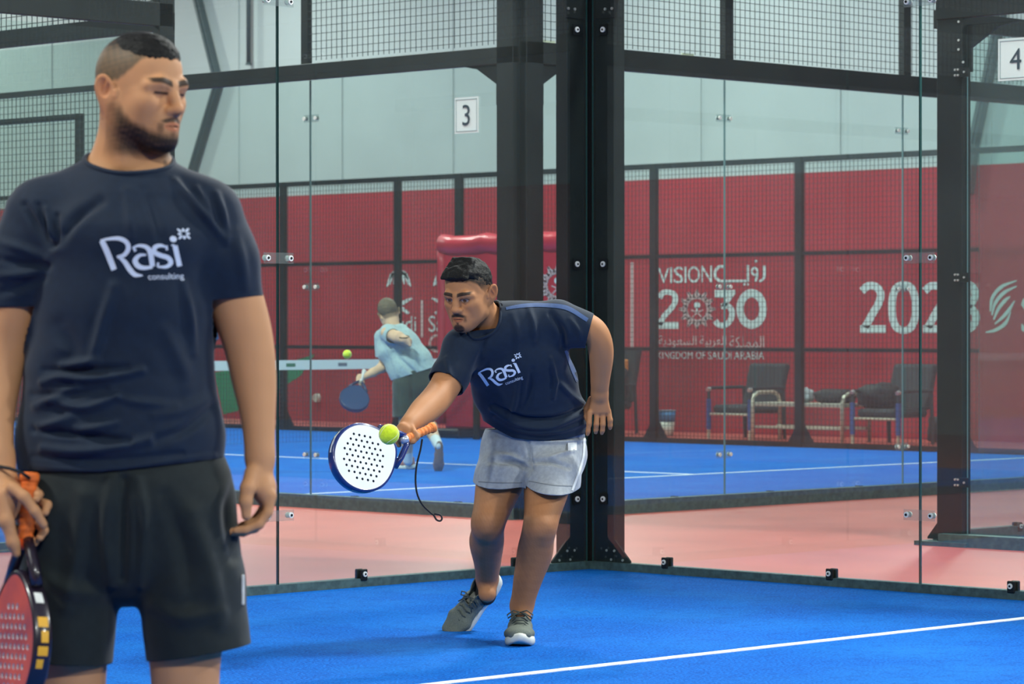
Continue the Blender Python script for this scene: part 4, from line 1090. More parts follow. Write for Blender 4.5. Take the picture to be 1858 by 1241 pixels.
def shirt_logo(A_, wscale, F_, parent, BV):
    """the word Rasi with a star mark and small 'consulting', drawn in logo units"""
    S_ = lambda pts, w: ([A_(*p) for p in pts], [x * wscale for x in w] if isinstance(w, (list, tuple)) else w * wscale)
    R_ = [S_([(2, 58), (7, 40), (11, 20), (14, 4)], [9, 10, 10, 9.5]), S_([(0, 58.5), (14, 61), (30, 61), (41, 54), (42, 42), (34, 31), (22, 27)], [3.5, 5, 7, 8, 8, 7, 5]), S_([(24, 29), (33, 18), (39, 4), (46, -6), (58, -8)], [4, 8, 9, 8, 2])]
    a_ = [S_([(50, 44), (60, 47), (71, 44), (76, 34), (76, 8)], [3, 5, 7, 9, 8.5]), S_([(69, 30), (58, 29), (50, 20), (53, 10), (62, 6), (76, 7)], [3, 6, 9, 9, 7, 5]), S_([(50, 45), (53, 37)], [3, 5])]
    s_ = [S_([(103, 43), (94, 46), (85, 43), (83, 34), (92, 28), (103, 23), (106, 14), (98, 7), (84, 7)], [3, 6, 8, 8, 8, 8, 8, 6, 3]), S_([(104, 46), (103, 37)], [3, 4]), S_([(84, 7), (86, 15)], [3, 4])]
    i_ = [S_([(117, 45), (118, 26), (119, 7)], [8.5, 8.5, 8.5]), S_([(111, 46), (117, 46)], [2, 3])]
    for nm, st in (('R', R_), ('a', a_), ('s', s_), ('i', i_)):
        project_print('printed_letter', ribbon_tris(st), F_, parent, BV, M_LOGO)
    def circ(c, r, kx=1, ky=1, rot=0):
        n = 16; V = [A_(c[0], c[1])]; cs, sn = math.cos(rot), math.sin(rot)
        for k in range(n):
            t = 2 * math.pi * k / n; u, v = r * kx * math.cos(t), r * ky * math.sin(t); V.append(A_(c[0] + u * cs - v * sn, c[1] + u * sn + v * cs))
        return V, [(0, 1 + k, 1 + (k + 1) % n) for k in range(n)]
    project_print('printed_dot', circ((116, 57), 5.6), F_, parent, BV, M_LOGO)
    for k in range(8):
        t = math.radians(45 * k + 22.5 * 0); L = 8.6 if k % 2 else 6.6
        project_print('printed_petal', circ((134 + L * math.cos(t), 66 + L * math.sin(t)), 1, 4.6 if k % 2 else 3.2, 1.9 if k % 2 else 2.2, t), F_, parent, BV, M_LOGO)
    V, Fc = text_mesh2d('consulting'); lo, hi = V.min(0), V.max(0); U = (V - lo) / (hi - lo)
    project_print('printed_word', ([A_(66 + u[0] * 57, -20 + u[1] * 15) for u in U], Fc), F_, parent, BV, M_LOGO)

def hand_prims(B, wrist, palm, fingers, thumb, pr=(0.040, 0.017), right=(1, 0, 0), fr=0.0088, wr=(0.028, 0.021)):
    """palm as a flattened slab from wrist to knuckles, each finger a bent chain of its own"""
    B.ecap(wrist, palm, wr, pr, right, 0.012)
    for ch in fingers:
        n = len(ch); rs = np.interp(np.linspace(0, 1, n), [0, .6, 1], [fr * 1.08, fr * 0.95, fr * 0.78])
        B.chain([np.asarray(c, float) for c in ch], list(rs), 0.005)
    n = len(thumb); B.chain([np.asarray(c, float) for c in thumb], list(np.interp(np.linspace(0, 1, n), [0, .5, 1], [fr * 1.7, fr * 1.3, fr * 1.0])), 0.010)

def skin_object(name, B, parent, h, paint, fine=None, hf=0.0016, zc=None):
    lo, hi = B.bounds(0.012); ax = axes(lo, hi, h, fine, hf, zc)
    V, Q = surface_nets(B.grid(ax), ax); V = laplacian(V, Q, 1, 0.3)
    return mesh_obj(name, V, Q, M_SKIN, parent, col=paint(V))
def fold_field(V, N, F_, folds, side=-1):
    """ridges (amp > 0) and creases (amp < 0) of the cloth along lines given in picture points, on the side facing the viewer"""
    W_ = F_.o + V @ np.array([F_.R, F_.F, [0, 0, 1]]); d = W_ - CAM; z = d @ FW
    P = np.stack([IW / 2 + FPX * (d @ RT) / z, IH / 2 - FPX * (d @ UP) / z], 1)
    pxm = FPX / F_.dep; amp_t = np.zeros(len(V)); facing = smoothstep(0.35, -0.25, N[:, 1] * -side * 1.0)
    for pts, w, amp in folds:
        C_ = catmull(pts, 6) if len(pts) > 2 else np.array(pts, float)
        wp = w * pxm; lo, hi = C_.min(0) - 5 * wp, C_.max(0) + 5 * wp
        idx = np.where(((P > lo) & (P < hi)).all(1))[0]
        if len(idx) == 0: continue
        q = P[idx]; best = np.full(len(idx), 1e9); tt = np.zeros(len(idx)); nseg = len(C_) - 1
        for i in range(nseg):
            a, b = C_[i], C_[i + 1]; e = b - a; h = np.clip(((q - a) @ e) / (e @ e + 1e-9), 0, 1)
            dd = np.linalg.norm(q - a - h[:, None] * e, axis=1); m_ = dd < best; best[m_] = dd[m_]; tt[m_] = (i + h[m_]) / nseg
        u = best / wp; env = 0.35 + 0.65 * np.sin(np.pi * np.clip(tt, 0.06, 0.94))
        amp_t[idx] += amp * env * (1.35 * np.exp(-u * u) - 0.45 * np.exp(-(u / 2.0) ** 2))
    return amp_t * facing
def garment(name, B, parent, h, m, cuts, F_, folds=(), solid=0.003, noise_amp=0.0015, smooth_it=2, col=None):
    """outer cloth surface of the implicit solid B, cut open where any cut function is positive, with folds and a real thickness"""
    lo, hi = B.bounds(0.015); ax = axes(lo, hi, h)
    V, Q = surface_nets(B.grid(ax), ax); V = laplacian(V, Q, smooth_it, 0.5)
    N = vnormals(V, Q)
    d = fold_field(V, N, F_, folds) + noise_amp * vnoise(V, 22, 4) + noise_amp * 0.6 * vnoise(V, 48, 6)
    V = V + N * d[:, None]
    g = np.max([c(V) for c in cuts], 0)
    V, Fc = clip_mesh(V, Q, g)
    o = mesh_obj(name, V, Fc, m, parent, solid=solid)
    return o, BVHTree.FromPolygons([tuple(v) for v in V], [tuple(f) for f in Fc])
def plane_cut(p, n, within=None):
    """positive beyond the plane through p with normal n (only inside the ball within=(centre, radius))"""
    p = np.asarray(p, float); n = unit(n)
    def f(V):
        d = (V - p) @ n
        if within is not None: d = np.where(np.linalg.norm(V - within[0], axis=1) < within[1], d, -1.0)
        return d
    return f
M_SOLE = mat('shoe_sole', (205, 208, 200), 0.7); M_UPPER = mat('shoe_grey_mesh', (98, 106, 98), 0.8, noise=(300, 0.25), bump=(500, 0.4, 0.001))
M_LACE = mat('shoe_lace', (72, 80, 76), 0.8); M_SOCK = mat('dark_sock', (30, 32, 34), 0.9)
def shoe(parent, heel, toe, up, L=0.29, upper=None, sole=None, lace=True, side_hint=0):
    """a sports shoe from heel to toe (points on the sole line), up = direction away from the sole"""
    heel = np.asarray(heel, float); toe = np.asarray(toe, float); y = unit(toe - heel); up = unit(np.asarray(up, float) - y * (np.asarray(up, float) @ y)); x = np.cross(y, up)
    Rm = np.stack([x, y, up], 1); c = heel; q = lambda a, b, d: c + Rm @ np.array([a, b, d]) * (L / 0.29)
    k_ = L / 0.29; B = Body()
    B.ecap(q(0, .045, .045), q(0, .12, .050), (.031 * k_, .034 * k_), (.037 * k_, .032 * k_), x, .02)
    B.ecap(q(0, .12, .050), q(0.002, .205, .036), (.037 * k_, .032 * k_), (.046 * k_, .022 * k_), x, .02)
    B.ecap(q(0.002, .205, .036), q(0, .258, .038), (.047 * k_, .023 * k_), (.036 * k_, .021 * k_), x, .02)
    B.ecap(q(0, .055, .06), q(0, .062, .095), (.030 * k_, .044 * k_), (.031 * k_, .046 * k_), x, .015)
    B.cap(q(0, .13, .085), q(0, .095, .105), .014 * k_, .013 * k_, .02)
    lo, hi = B.bounds(.01); ax = axes(lo, hi, .0035); V, Q = surface_nets(B.grid(ax), ax); V = laplacian(V, Q, 2, .5)
    hv = (V - c) @ up / k_; yv = (V - c) @ y / k_
    V, Fc = clip_mesh(V, Q, np.maximum(hv - (.094 + .012 * np.cos((yv - .02) * 20)), .012 - hv))
    s_ = mesh_obj('shoe', V, Fc, upper or M_UPPER, parent, solid=.004)
    # sole: outline lofted over its thickness, toe and heel curling up
    out = []
    for i in range(40):
        t = 2 * math.pi * i / 40; yy = .143 - .148 * math.cos(t); w_ = np.interp(yy, [-.005, .01, .05, .11, .16, .21, .26, .295], [.010, .026, .036, .034, .042, .048, .034, .006])
        out.append((w_ * (1 if math.sin(t) >= 0 else -1) * min(1, abs(math.sin(t)) * 3 + .15), yy))
    vs = []
    lv = ((0.93, 0.0), (1.02, .010), (1.03, .022), (0.96, .034))
    for sc_, z_ in lv:
        for (a, b) in out:
            lift = .020 * max(0, (b - .22) / .075) ** 2 + .012 * max(0, (.04 - b) / .045) ** 2
            vs.append(q(a * sc_, .145 + (b - .145) * (0.5 + 0.5 * sc_), z_ * (1.0 if b < .15 else .85) + lift))
    n = 40; fs = [(l * n + i, l * n + (i + 1) % n, (l + 1) * n + (i + 1) % n, (l + 1) * n + i) for l in range(3) for i in range(n)] + [tuple(range(n - 1, -1, -1)), tuple(range(3 * n, 4 * n))]
    MB().add(vs, fs).build('sole', sole or M_SOLE, s_, True)
    if lace:
        for j in range(5):
            yy = .125 + j * .020; zz = .092 - j * .0075
            MB().tube([q(-.026, yy, zz - .014), q(-.012, yy + .003, zz - .001), q(.012, yy - .003, zz - .001), q(.026, yy, zz - .014)], .0024 * k_, n=6).build('lace', M_LACE, s_, True)
        for e in (-1, 1):
            MB().tube([q(0, .122, .098), q(e * .022, .118, .104), q(e * .042, .124, .090), q(e * .040, .135, .080), q(e * .018, .128, .094), q(0, .122, .098)], .0024 * k_, n=6).build('lace', M_LACE, s_, True)
            MB().tube([q(0, .122, .098), q(e * .018, .140, .092), q(e * .034, .158, .074)], .0022 * k_, n=6).build('lace', M_LACE, s_, True)
    return s_
def racket_curve(outline, holes, th):
    cu = bpy.data.curves.new('tmp', 'CURVE'); cu.dimensions = '2D'; cu.fill_mode = 'BOTH'; cu.extrude = th / 2
    for pts in [outline] + holes:
        sp = cu.splines.new('POLY'); sp.points.add(len(pts) - 1); sp.use_cyclic_u = True
        for p_, q in zip(sp.points, pts): p_.co = (q[0], q[1], 0, 1)
    ob = bpy.data.objects.new('tmp', cu); COL.objects.link(ob); bpy.context.view_layer.update()
    me = bpy.data.meshes.new_from_object(ob.evaluated_get(bpy.context.evaluated_depsgraph_get()))
    bpy.data.objects.remove(ob); bpy.data.curves.remove(cu); return me
def padel_racket(label, c, X, Y, face_m, rim_m, grip_m, cap_m, marks=(), simple=False, hr=0.0048, hole_m=None):
    """local: x across, y from head towards the handle, z out of the hitting face; origin at the centre of the head"""
    X = unit(X); Y = unit(np.asarray(Y) - X * (X @ Y)); Z = np.cross(X, Y)
    t = link('padel_racket', None); t.empty_display_size = 0.1; tag(t, label, 'racket')
    M_ = Matrix(((X[0], Y[0], Z[0], c[0]), (X[1], Y[1], Z[1], c[1]), (X[2], Y[2], Z[2], c[2]), (0, 0, 0, 1))); t.matrix_world = M_
    W_, L_ = 0.124, 0.132
    out = []
    for i in range(72):
        a = 2 * math.pi * i / 72; x = W_ * math.cos(a); y = L_ * math.sin(a)
        if y > 0: x *= 1 - 0.28 * (y / L_) ** 2.2; y *= 1.10
        out.append((x, y))
    inn = [(x * 0.93, y * 0.93) for x, y in out]
    holes = []
    if not simple:
        for i in range(-4, 5):
            for j in range(-4, 5):
                x, y = i * 0.0225 + (0.01125 if j % 2 else 0), j * 0.0195
                if (x / 0.096) ** 2 + (y / 0.088) ** 2 < 1: holes.append([(x + hr * math.cos(2 * math.pi * k / 10), y - 0.005 + hr * math.sin(2 * math.pi * k / 10)) for k in range(10)])
    me = racket_curve(inn, holes, 0.036); me.materials.append(face_m); o = link('face', me, t)
    if hole_m is not None:
        me.materials.append(hole_m)
        for p in me.polygons:
            if abs(p.normal.z) < 0.5 and (p.center.x ** 2 + p.center.y ** 2) ** .5 < 0.108: p.material_index = 1
    mb = MB(); n = len(out)
    prof = [(0.93, 0.0181), (0.975, 0.019), (1.0, 0.014), (1.0, -0.014), (0.975, -0.019), (0.93, -0.0181)]
    vs = [(x * s_, y * s_, z_) for x, y in out for s_, z_ in prof]; np_ = len(prof)
    fs = [(i * np_ + k, ((i + 1) % n) * np_ + k, ((i + 1) % n) * np_ + k + 1, i * np_ + k + 1) for i in range(n) for k in range(np_ - 1)]
    mb.add(vs, fs); fr_ = mb.build('frame', rim_m, t, True)
    for a0, a1, mm, z0, z1 in marks:
        mb = MB(); vs = []; N = 14
        for i in range(N):
            a = math.radians(a0 + (a1 - a0) * i / (N - 1)); x, y = W_ * math.cos(a), L_ * math.sin(a)
            if y > 0: x *= 1 - 0.28 * (y / L_) ** 2.2; y *= 1.10
            vs += [(x * 1.004, y * 1.004, z0), (x * 1.004, y * 1.004, z1)]
        mb.add(vs, [(2 * i, 2 * i + 2, 2 * i + 3, 2 * i + 1) for i in range(N - 1)]); mb.build('frame_mark', mm, fr_)
    for e in (-1, 1):
        mb = MB(); pts = [(e * 0.075, 0.115, 0), (e * 0.052, 0.155, 0), (e * 0.026, 0.188, 0), (e * 0.012, 0.205, 0)]
        mb.tube(pts, [0.012, 0.012, 0.012, 0.011], n=8); a_ = mb.build('throat_arm', rim_m, t, True)
    mb = MB(); mb.tube([(0, 0.185, 0), (0, 0.20, 0), (0, 0.21, 0)], [0.012, 0.0165, 0.0155], n=14); mb.build('throat_joint', cap_m, t, True)
    mb = MB(); ys = np.linspace(0.205, 0.318, 40)
    mb.tube([(0, y, 0) for y in ys], [0.0155 + 0.0009 * math.sin(i * 1.15) + 0.0015 * max(0, (i - 33) / 6) for i in range(40)], n=16); gp = mb.build('grip', grip_m, t, True)
    mb = MB(); mb.tube([(0, 0.318, 0), (0, 0.322, 0), (0, 0.334, 0), (0, 0.338, 0)], [0.017, 0.0195, 0.0195, 0.015], n=16); mb.build('butt_cap', grip_m, t, True)
    return t, Matrix(M_)

# ------------------------------------------------------------------ the standing man in front
F1 = Frame(235, 6.38)
man1 = thing('person', 'man in navy T-shirt and black shorts standing in front, eyes lowered, racket in hand', 'person', tuple(F1.o), F1.ang)
P = F1
SK1 = L3((196, 143, 101)); HR = L3((22, 20, 16))
B = Body()
T1 = (P(254, 167, -0.02), rot_yaw_pitch_roll(53, 5, 1)); sc1 = 0.955
head_prims(B, T1, sc1, closed=True, jaw=0.98, nose=0.92, brow=0.8, wide=0.97)
hp = lambda x, y, z: T1[0] + T1[1] @ (V3(x, y, z) * sc1)
# neck and trunk (the trunk lies under the shirt)
B.ecap(hp(0, 0.030, -0.055), P(234, 300, 0.015), (0.056, 0.060), (0.066, 0.064), k=0.03)
B.cap(P(236, 285, 0.02), P(150, 345, 0.02), 0.045, 0.03, 0.05).cap(P(238, 285, 0.02), P(320, 345, 0.02), 0.045, 0.03, 0.05)
B.cap(hp(-.055, .02, -.035), P(222, 300, -.055), 0.014, 0.011, 0.035)
B.loft([(P(234, 370, 0.01), 0.15, 0.080), (P(232, 470, 0), 0.155, 0.10), (P(225, 700, 0), 0.15, 0.095), (P(225, 860, 0), 0.165, 0.11), (P(225, 960, 0), 0.15, 0.10)], k=0.04)
# arm on the right of the picture, hanging
B.limb([P(372, 388, 0), P(402, 460, 0.01), P(430, 550, 0.02), P(450, 620, 0.02), P(461, 690, 0.012), P(468, 755, -0.005), P(471, 810, -0.018), P(472, 840, -0.02)], [0.054, 0.053, 0.0505, 0.0455, 0.0395, 0.0295, 0.0245, 0.0235])
kn = lambda i: P(492 - i * 3, 900 + i * 4, -0.045 + i * 0.022)
hand_prims(B, P(471, 838, -0.02), P(474, 880, -0.02), [
    [kn(0), P(486, 930, -0.050), P(470, 952, -0.055), P(446, 961, -0.058), P(428, 963, -0.058)],
    [kn(1), P(480, 938, -0.030), P(462, 958, -0.034), P(440, 966, -0.036), P(424, 965, -0.036)],
    [kn(2), P(476, 940, -0.008), P(458, 956, -0.012), P(440, 962, -0.014), P(428, 962, -0.014)],
    [kn(3), P(472, 934, 0.014), P(458, 948, 0.012), P(446, 953, 0.010), P(438, 954, 0.010)]],
    [P(458, 858, -0.045), P(449, 886, -0.068), P(446, 910, -0.074), P(447, 936, -0.074)], pr=(0.026, 0.038), right=(1, 0, 0), fr=0.0096, wr=(0.023, 0.027))
B.ell(P(480, 890, -0.02), (0.022, 0.042, 0.030), k=0.015)
# arm on the left of the picture, holding the racket
B.limb([P(82, 390, 0), P(52, 470, 0), P(24, 555, 0), P(8, 622, 0), P(-3, 690, -.02), P(-7, 755, -.055), P(-5, 810, -.08), P(-2, 840, -.09)], [.055, .053, .050, .0455, .0395, .0315, .0270, .026])
B.ecap(P(-2, 838, -0.09), P(14, 900, -0.12), (0.027, 0.025), (0.032, 0.036), k=0.015)
B.ell(P(14, 912, -0.12), (0.030, 0.034, 0.040), k=0.015)
hx = lambda px, py, dy: P(px, py, -0.13 + dy)
for ch in ([(22, 885, -.030), (44, 902, -.038), (64, 928, -.040), (79, 952, -.034)],):     # the finger laid along the handle
    B.chain([hx(*c) for c in ch], [0.0125, 0.0118, 0.0105, 0.0088], 0.006)
for ch in ([(36, 884, .045), (58, 884, .030), (70, 897, .000), (66, 906, -.014)], [(40, 908, .045), (68, 906, .032), (86, 916, .004), (82, 930, -.010)],
           [(36, 940, .042), (64, 946, .028), (80, 962, .000), (72, 976, -.012)], [(30, 962, .038), (50, 974, .024), (62, 982, .004), (58, 990, -.006)]):
    B.chain([hx(*c) for c in ch], [0.0105, 0.0098, 0.0090, 0.0078], 0.005)
B.chain([hx(6, 900, -.02), hx(12, 945, -.030), hx(24, 985, -.030), hx(30, 1004, -.026)], [0.016, 0.0135, 0.0115, 0.0090], 0.010)
B.chain([hx(20, 900, 0.0), hx(34, 900, .040)], [0.020, 0.016], 0.015)
# legs
for hip, knee, ank in ((P(335, 960, 0), P(336, 1235, -0.01), P(345, 1560, 0.03)), (P(125, 960, 0), P(130, 1240, 0.0), P(120, 1560, 0.03))):
    B.limb([hip, 0.5 * (hip + knee), knee, 0.65 * knee + 0.35 * ank + V3(0, .02, 0), 0.3 * knee + 0.7 * ank, ank], [0.085, 0.073, 0.056, 0.058, 0.044, 0.036], .03)
    B.cap(ank, ank + V3(0, -0.06, -0.06), 0.034, 0.03, 0.02)
def hair1(q):
    x, y, z = q.T
    zh = np.interp(y, [-.095, -.070, -.052, -.040, -.022, -.004, .012, .035, .055, .1], [.082, .078, .066, .050, .034, .022, .018, -.020, -.050, -.062])
    return np.minimum(z - zh, .03) - .004 * (np.abs(x) < .02) * (y < -.06)
def dens1(q):
    x, y, z = q.T
    return 0.86 + 0.10 * smoothstep(.074, .104, z + .012 * smoothstep(-.02, -.08, y)) 
def beard1(q, n):
    x, y, z = q.T; ax_ = np.abs(x)
    zb = np.interp(y, [-.12, -.095, -.080, -.060, -.040, -.020, .0, .02], [-.078, -.078, -.074, -.066, -.052, -.036, -.020, -.02])
    b = smoothstep(-.012, .018, zb - z + n * .004) * smoothstep(.022, .008, y + (z + .05) * .22) * smoothstep(-.150, -.118, z)
    b = b * np.interp(y, [-.06, -.02, .0, .02], [1, .92, .6, .3])
    mo = smoothstep(1.2, .7, np.sqrt((ax_ / .031) ** 2 + ((z + .0535 + ax_ * .12) / .0075) ** 2)) * (y < -.075)
    sid = smoothstep(.010, .003, np.abs(ax_ - .029)) * smoothstep(-.056, -.064, z) * (y < -.06) * .6
    lp = smoothstep(1.15, .85, np.sqrt((x / .024) ** 2 + ((z + .0668) / .0095) ** 2)) * (y < -.085)
    stub = .16 * smoothstep(.0, -.03, z + .02) * smoothstep(.01, -.02, y)
    return np.clip(np.maximum(np.maximum(b * .96, mo * .85), np.maximum(sid, stub)) * (1 - lp), 0, 1)
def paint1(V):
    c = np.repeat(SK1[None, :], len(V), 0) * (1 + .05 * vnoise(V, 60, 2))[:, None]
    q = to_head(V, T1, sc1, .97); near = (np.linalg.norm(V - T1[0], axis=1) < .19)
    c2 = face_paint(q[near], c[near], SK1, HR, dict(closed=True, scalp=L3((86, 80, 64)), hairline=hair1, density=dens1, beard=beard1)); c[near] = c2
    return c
fb = (T1[0] - V3(.125, .145, .15), T1[0] + V3(.125, .13, .15))
body1 = skin_object('body', B, man1, 0.0040, paint1, fine=fb, hf=0.0017, zc=0.42)
# cropped hair on top of the head
Bh = Body(); o_, R_ = T1
Bh.ell(hp(0, 0.012, 0.0375), V3(0.0752, 0.0968, 0.0882) * sc1, R_, 0.01).ell(hp(0, -0.030, 0.053), V3(0.0625, 0.060, 0.0595) * sc1, R_, 0.03)
lo, hi = Bh.bounds(.01); ax = axes(lo, hi, .0028); V, Q = surface_nets(Bh.grid(ax), ax)
q = to_head(V, T1, sc1); nrm = vnormals(V, Q); zt_ = .084 - .010 * smoothstep(-.01, -.07, q[:, 1]) + .016 * smoothstep(.0, .06, q[:, 1]); V = V + nrm * (0.0012 * vnoise(V, 260, 5) + .0004 - .0050 * (1 - smoothstep(-.004, .022, q[:, 2] - zt_)))[:, None]
V, Fc = clip_mesh(V, Q, .084 - .010 * smoothstep(-.01, -.07, q[:, 1]) + .016 * smoothstep(.0, .06, q[:, 1]) + .006 * vnoise(q, 190, 8) + .003 * vnoise(q, 420, 18) - q[:, 2])
mesh_obj('hair', V, Fc, M_HAIR, man1)
# shirt
B = Body()
B.loft([(P(235, 385, 0.01), 0.150, 0.100), (P(233, 440, -0.005), 0.180, 0.128), (P(226, 560, -0.005), 0.172, 0.126), (P(216, 680, -0.005), 0.180, 0.124), (P(219, 790, -0.005), 0.200, 0.134), (P(218, 900, -0.005), 0.208, 0.140)], k=0.05)
B.cap(P(205, 344, 0.015), P(88, 392, 0.01), 0.070, 0.072, 0.05).cap(P(262, 346, 0.015), P(372, 390, 0.01), 0.068, 0.066, 0.05)
B.ecap(P(233, 310, 0.014), P(234, 372, 0.0), (0.079, 0.078), (0.11, 0.10), k=0.035)
slR = [P(371, 395, 0.005), P(406, 470, 0.012), P(434, 570, 0.02)]; slL = [P(78, 396, 0.005), P(46, 470, 0.0), P(18, 585, 0.0)]
B.chain(slR, [0.066, 0.062, 0.0575], 0.045); B.chain(slL, [0.074, 0.067, 0.058], 0.04)
NECKZ = lambda x, y: P(233, 288)[2] - .002 + .36 * y - .004 * (x - P(233, 300)[0]) / .08
def hem1(V): return -(V[:, 2] - (P(220, 855, -.12)[2] + (V[:, 0] - P(200, 855)[0]) * .10 * (V[:, 0] > P(200, 855)[0])))
cuts = [lambda V: np.where(np.abs(V[:, 0] - P(220, 800)[0]) < .26, hem1(V), -1.0) if True else None,
        lambda V: np.where((V[:, 0] > P(389, 550)[0]) & (V[:, 2] > P(389, 650)[2]), (V - P(430, 541, .015)) @ unit(V3(.10, 0, -1)), -1.0), lambda V: np.where((V[:, 0] < P(71, 560)[0] - .3 * (P(71, 557)[2] - V[:, 2])) & (V[:, 2] > P(71, 665)[2]), (V - P(30, 557, 0)) @ unit(V3(.02, 0, -1)), -1.0),
        lambda V: np.where(((V[:, 0] - P(233, 300)[0]) / .098) ** 2 + ((V[:, 1] - .005) / .115) ** 2 < 1, V[:, 2] - NECKZ(V[:, 0], V[:, 1]), -1.0)]
cuts[0] = lambda V: np.where((np.abs(V[:, 0] - P(220, 800)[0]) < .25), hem1(V), -1.0)
folds1 = [([(318, 330), (360, 378), (411, 438)], .009, .009), ([(357, 342), (372, 366), (384, 392)], .008, .006), ([(393, 352), (404, 385), (414, 428)], .008, .007), ([(425, 420), (438, 470), (446, 520)], .012, .005),
          ([(45, 372), (68, 410), (92, 448)], .008, -.008), ([(70, 372), (82, 410), (94, 444)], .007, -.008), ([(104, 392), (102, 420), (98, 446)], .007, -.009), ([(182, 366), (140, 395), (106, 440)], .011, -.010), ([(84, 380), (92, 412), (96, 440)], .006, .006),
          ([(0, 440), (40, 452), (85, 470)], .010, .006), ([(0, 470), (40, 480), (86, 484)], .009, -.006), ([(-5, 500), (35, 498), (75, 488)], .010, .007), ([(5, 530), (40, 520), (78, 505)], .009, -.005),
          ([(206, 520), (190, 570), (176, 625), (166, 655)], .011, .008), ([(333, 515), (346, 570), (353, 640)], .009, .006), ([(230, 345), (236, 400), (240, 430)], .010, .004), ([(262, 345), (280, 390), (290, 430)], .010, -.004),
          ([(111, 664), (145, 660), (173, 655)], .009, .008), ([(77, 694), (110, 684), (150, 688), (200, 684), (258, 672)], .008, .009), ([(80, 672), (140, 672), (230, 668)], .008, -.006),
          ([(66, 738), (100, 722), (138, 706)], .010, .009), ([(98, 730), (155, 740), (212, 720)], .009, .009), ([(212, 720), (250, 730), (320, 735)], .009, .004), ([(60, 716), (120, 716), (190, 706)], .008, -.006),
          ([(72, 776), (100, 768), (130, 756)], .010, .008), ([(140, 784), (175, 776), (210, 768)], .009, .007), ([(62, 780), (140, 788), (235, 801)], .008, -.009), ([(78, 813), (130, 818), (181, 816), (230, 808), (271, 797)], .010, .009),
          ([(386, 738), (336, 780), (284, 798)], .010, -.006), ([(384, 720), (330, 745), (280, 752)], .012, .004), ([(110, 590), (130, 640), (90, 665)], .02, -.006), ([(300, 600), (330, 660), (340, 700)], .016, .005), ([(60, 828), (180, 836), (330, 822)], .006, -.004), ([(55, 846), (190, 852), (390, 825)], .005, .003)]
folds1 = [(a_, b_, c_ * 1.5) for a_, b_, c_ in folds1]
sh1, bv1 = garment('t_shirt', B, man1, 0.0042, M_NAVY, cuts, F1, folds1, 0.004, 0.0012, 2)
# ribbed collar
col_pts = []
for i in range(48):
    t = 2 * math.pi * i / 48; cx_, cy_ = P(233, 300)[0] + .085 * math.cos(t), .008 + .095 * math.sin(t); col_pts.append(V3(cx_, cy_, NECKZ(cx_, cy_)))
for i, q_ in enumerate(col_pts):     # settle the collar on the shirt's neck edge
    h_ = bv1.find_nearest(Vector(q_)); col_pts[i] = np.array(h_[0])
for _ in range(3): col_pts = [(col_pts[i - 1] + 2 * col_pts[i] + col_pts[(i + 1) % 48]) / 4 for i in range(48)]
MB().tube(col_pts, 0.0055, n=8, closed=True).build('collar', M_NAVY, sh1, True)
# print on the chest: logo units -> picture points
A1 = affine_logo((192, 494), (1.13, -0.035), (-0.16, -0.985)); shirt_logo(A1, 1.08, F1, sh1, bv1)
# shorts
B = Body()
B.loft([(P(222, 820, 0), 0.196, 0.128), (P(226, 900, 0), 0.212, 0.140), (P(228, 980, 0), 0.200, 0.135)], k=0.05)
B.loft([(P(328, 930, 0), 0.112, 0.130), (P(346, 1060, 0), 0.108, 0.118), (P(367, 1240, 0), 0.104, 0.105)], k=0.014)
B.loft([(P(126, 930, 0), 0.112, 0.130), (P(128, 1060, 0), 0.100, 0.118), (P(128, 1260, 0), 0.078, 0.100)], k=0.014)
cuts = [plane_cut(P(220, 812, 0), V3(0, 0, 1)), lambda V: np.where(V[:, 0] > P(250, 1200)[0], P(365, 1186, -.05)[2] + (V[:, 0] - P(365, 1186)[0]) * .16 - V[:, 2], -1.0), lambda V: np.where(V[:, 0] <= P(250, 1200)[0], P(130, 1203, -.05)[2] + (V[:, 0] - P(130, 1203)[0]) * -.06 - V[:, 2], -1.0)]
folds = [([(225, 870), (224, 960), (222, 1050)], .010, -.010), ([(200, 870), (190, 960), (200, 1060)], .012, .006), ([(250, 865), (262, 950), (255, 1060)], .012, .006), ([(150, 900), (140, 1000), (120, 1100)], .02, .007), ([(350, 930), (380, 1030), (400, 1130)], .02, .006), ([(300, 900), (330, 990), (345, 1090)], .018, -.005), ([(430, 870), (415, 930), (425, 1010)], .014, -.006), ([(70, 1040), (120, 1070), (180, 1080)], .016, .005), ([(280, 1100), (330, 1120), (400, 1110)], .018, .005)]
folds = [(a_, b_, c_ * 1.9) for a_, b_, c_ in folds]
sho1, bvs = garment('shorts', B, man1, 0.0046, M_BLACKSHORT, cuts, F1, folds, 0.004, 0.0016, 2)
MB().bbox(-.0025, .0025, -.006, .006, -.03, .03, .001).build('side_label', M_WHITETRIM, sho1).location = tuple(P(441, 1070, -.03))
for e, k_ in ((345, .03), (120, .03)):
    a = P(e, 1600, k_); a[2] = 0.0; shoe(man1, a + V3(0, .06, 0), a + V3((.04 if e > 200 else -.04), -.22, 0), V3(0, 0, 1), upper=mat('dark_shoe', (40, 42, 46), .7))
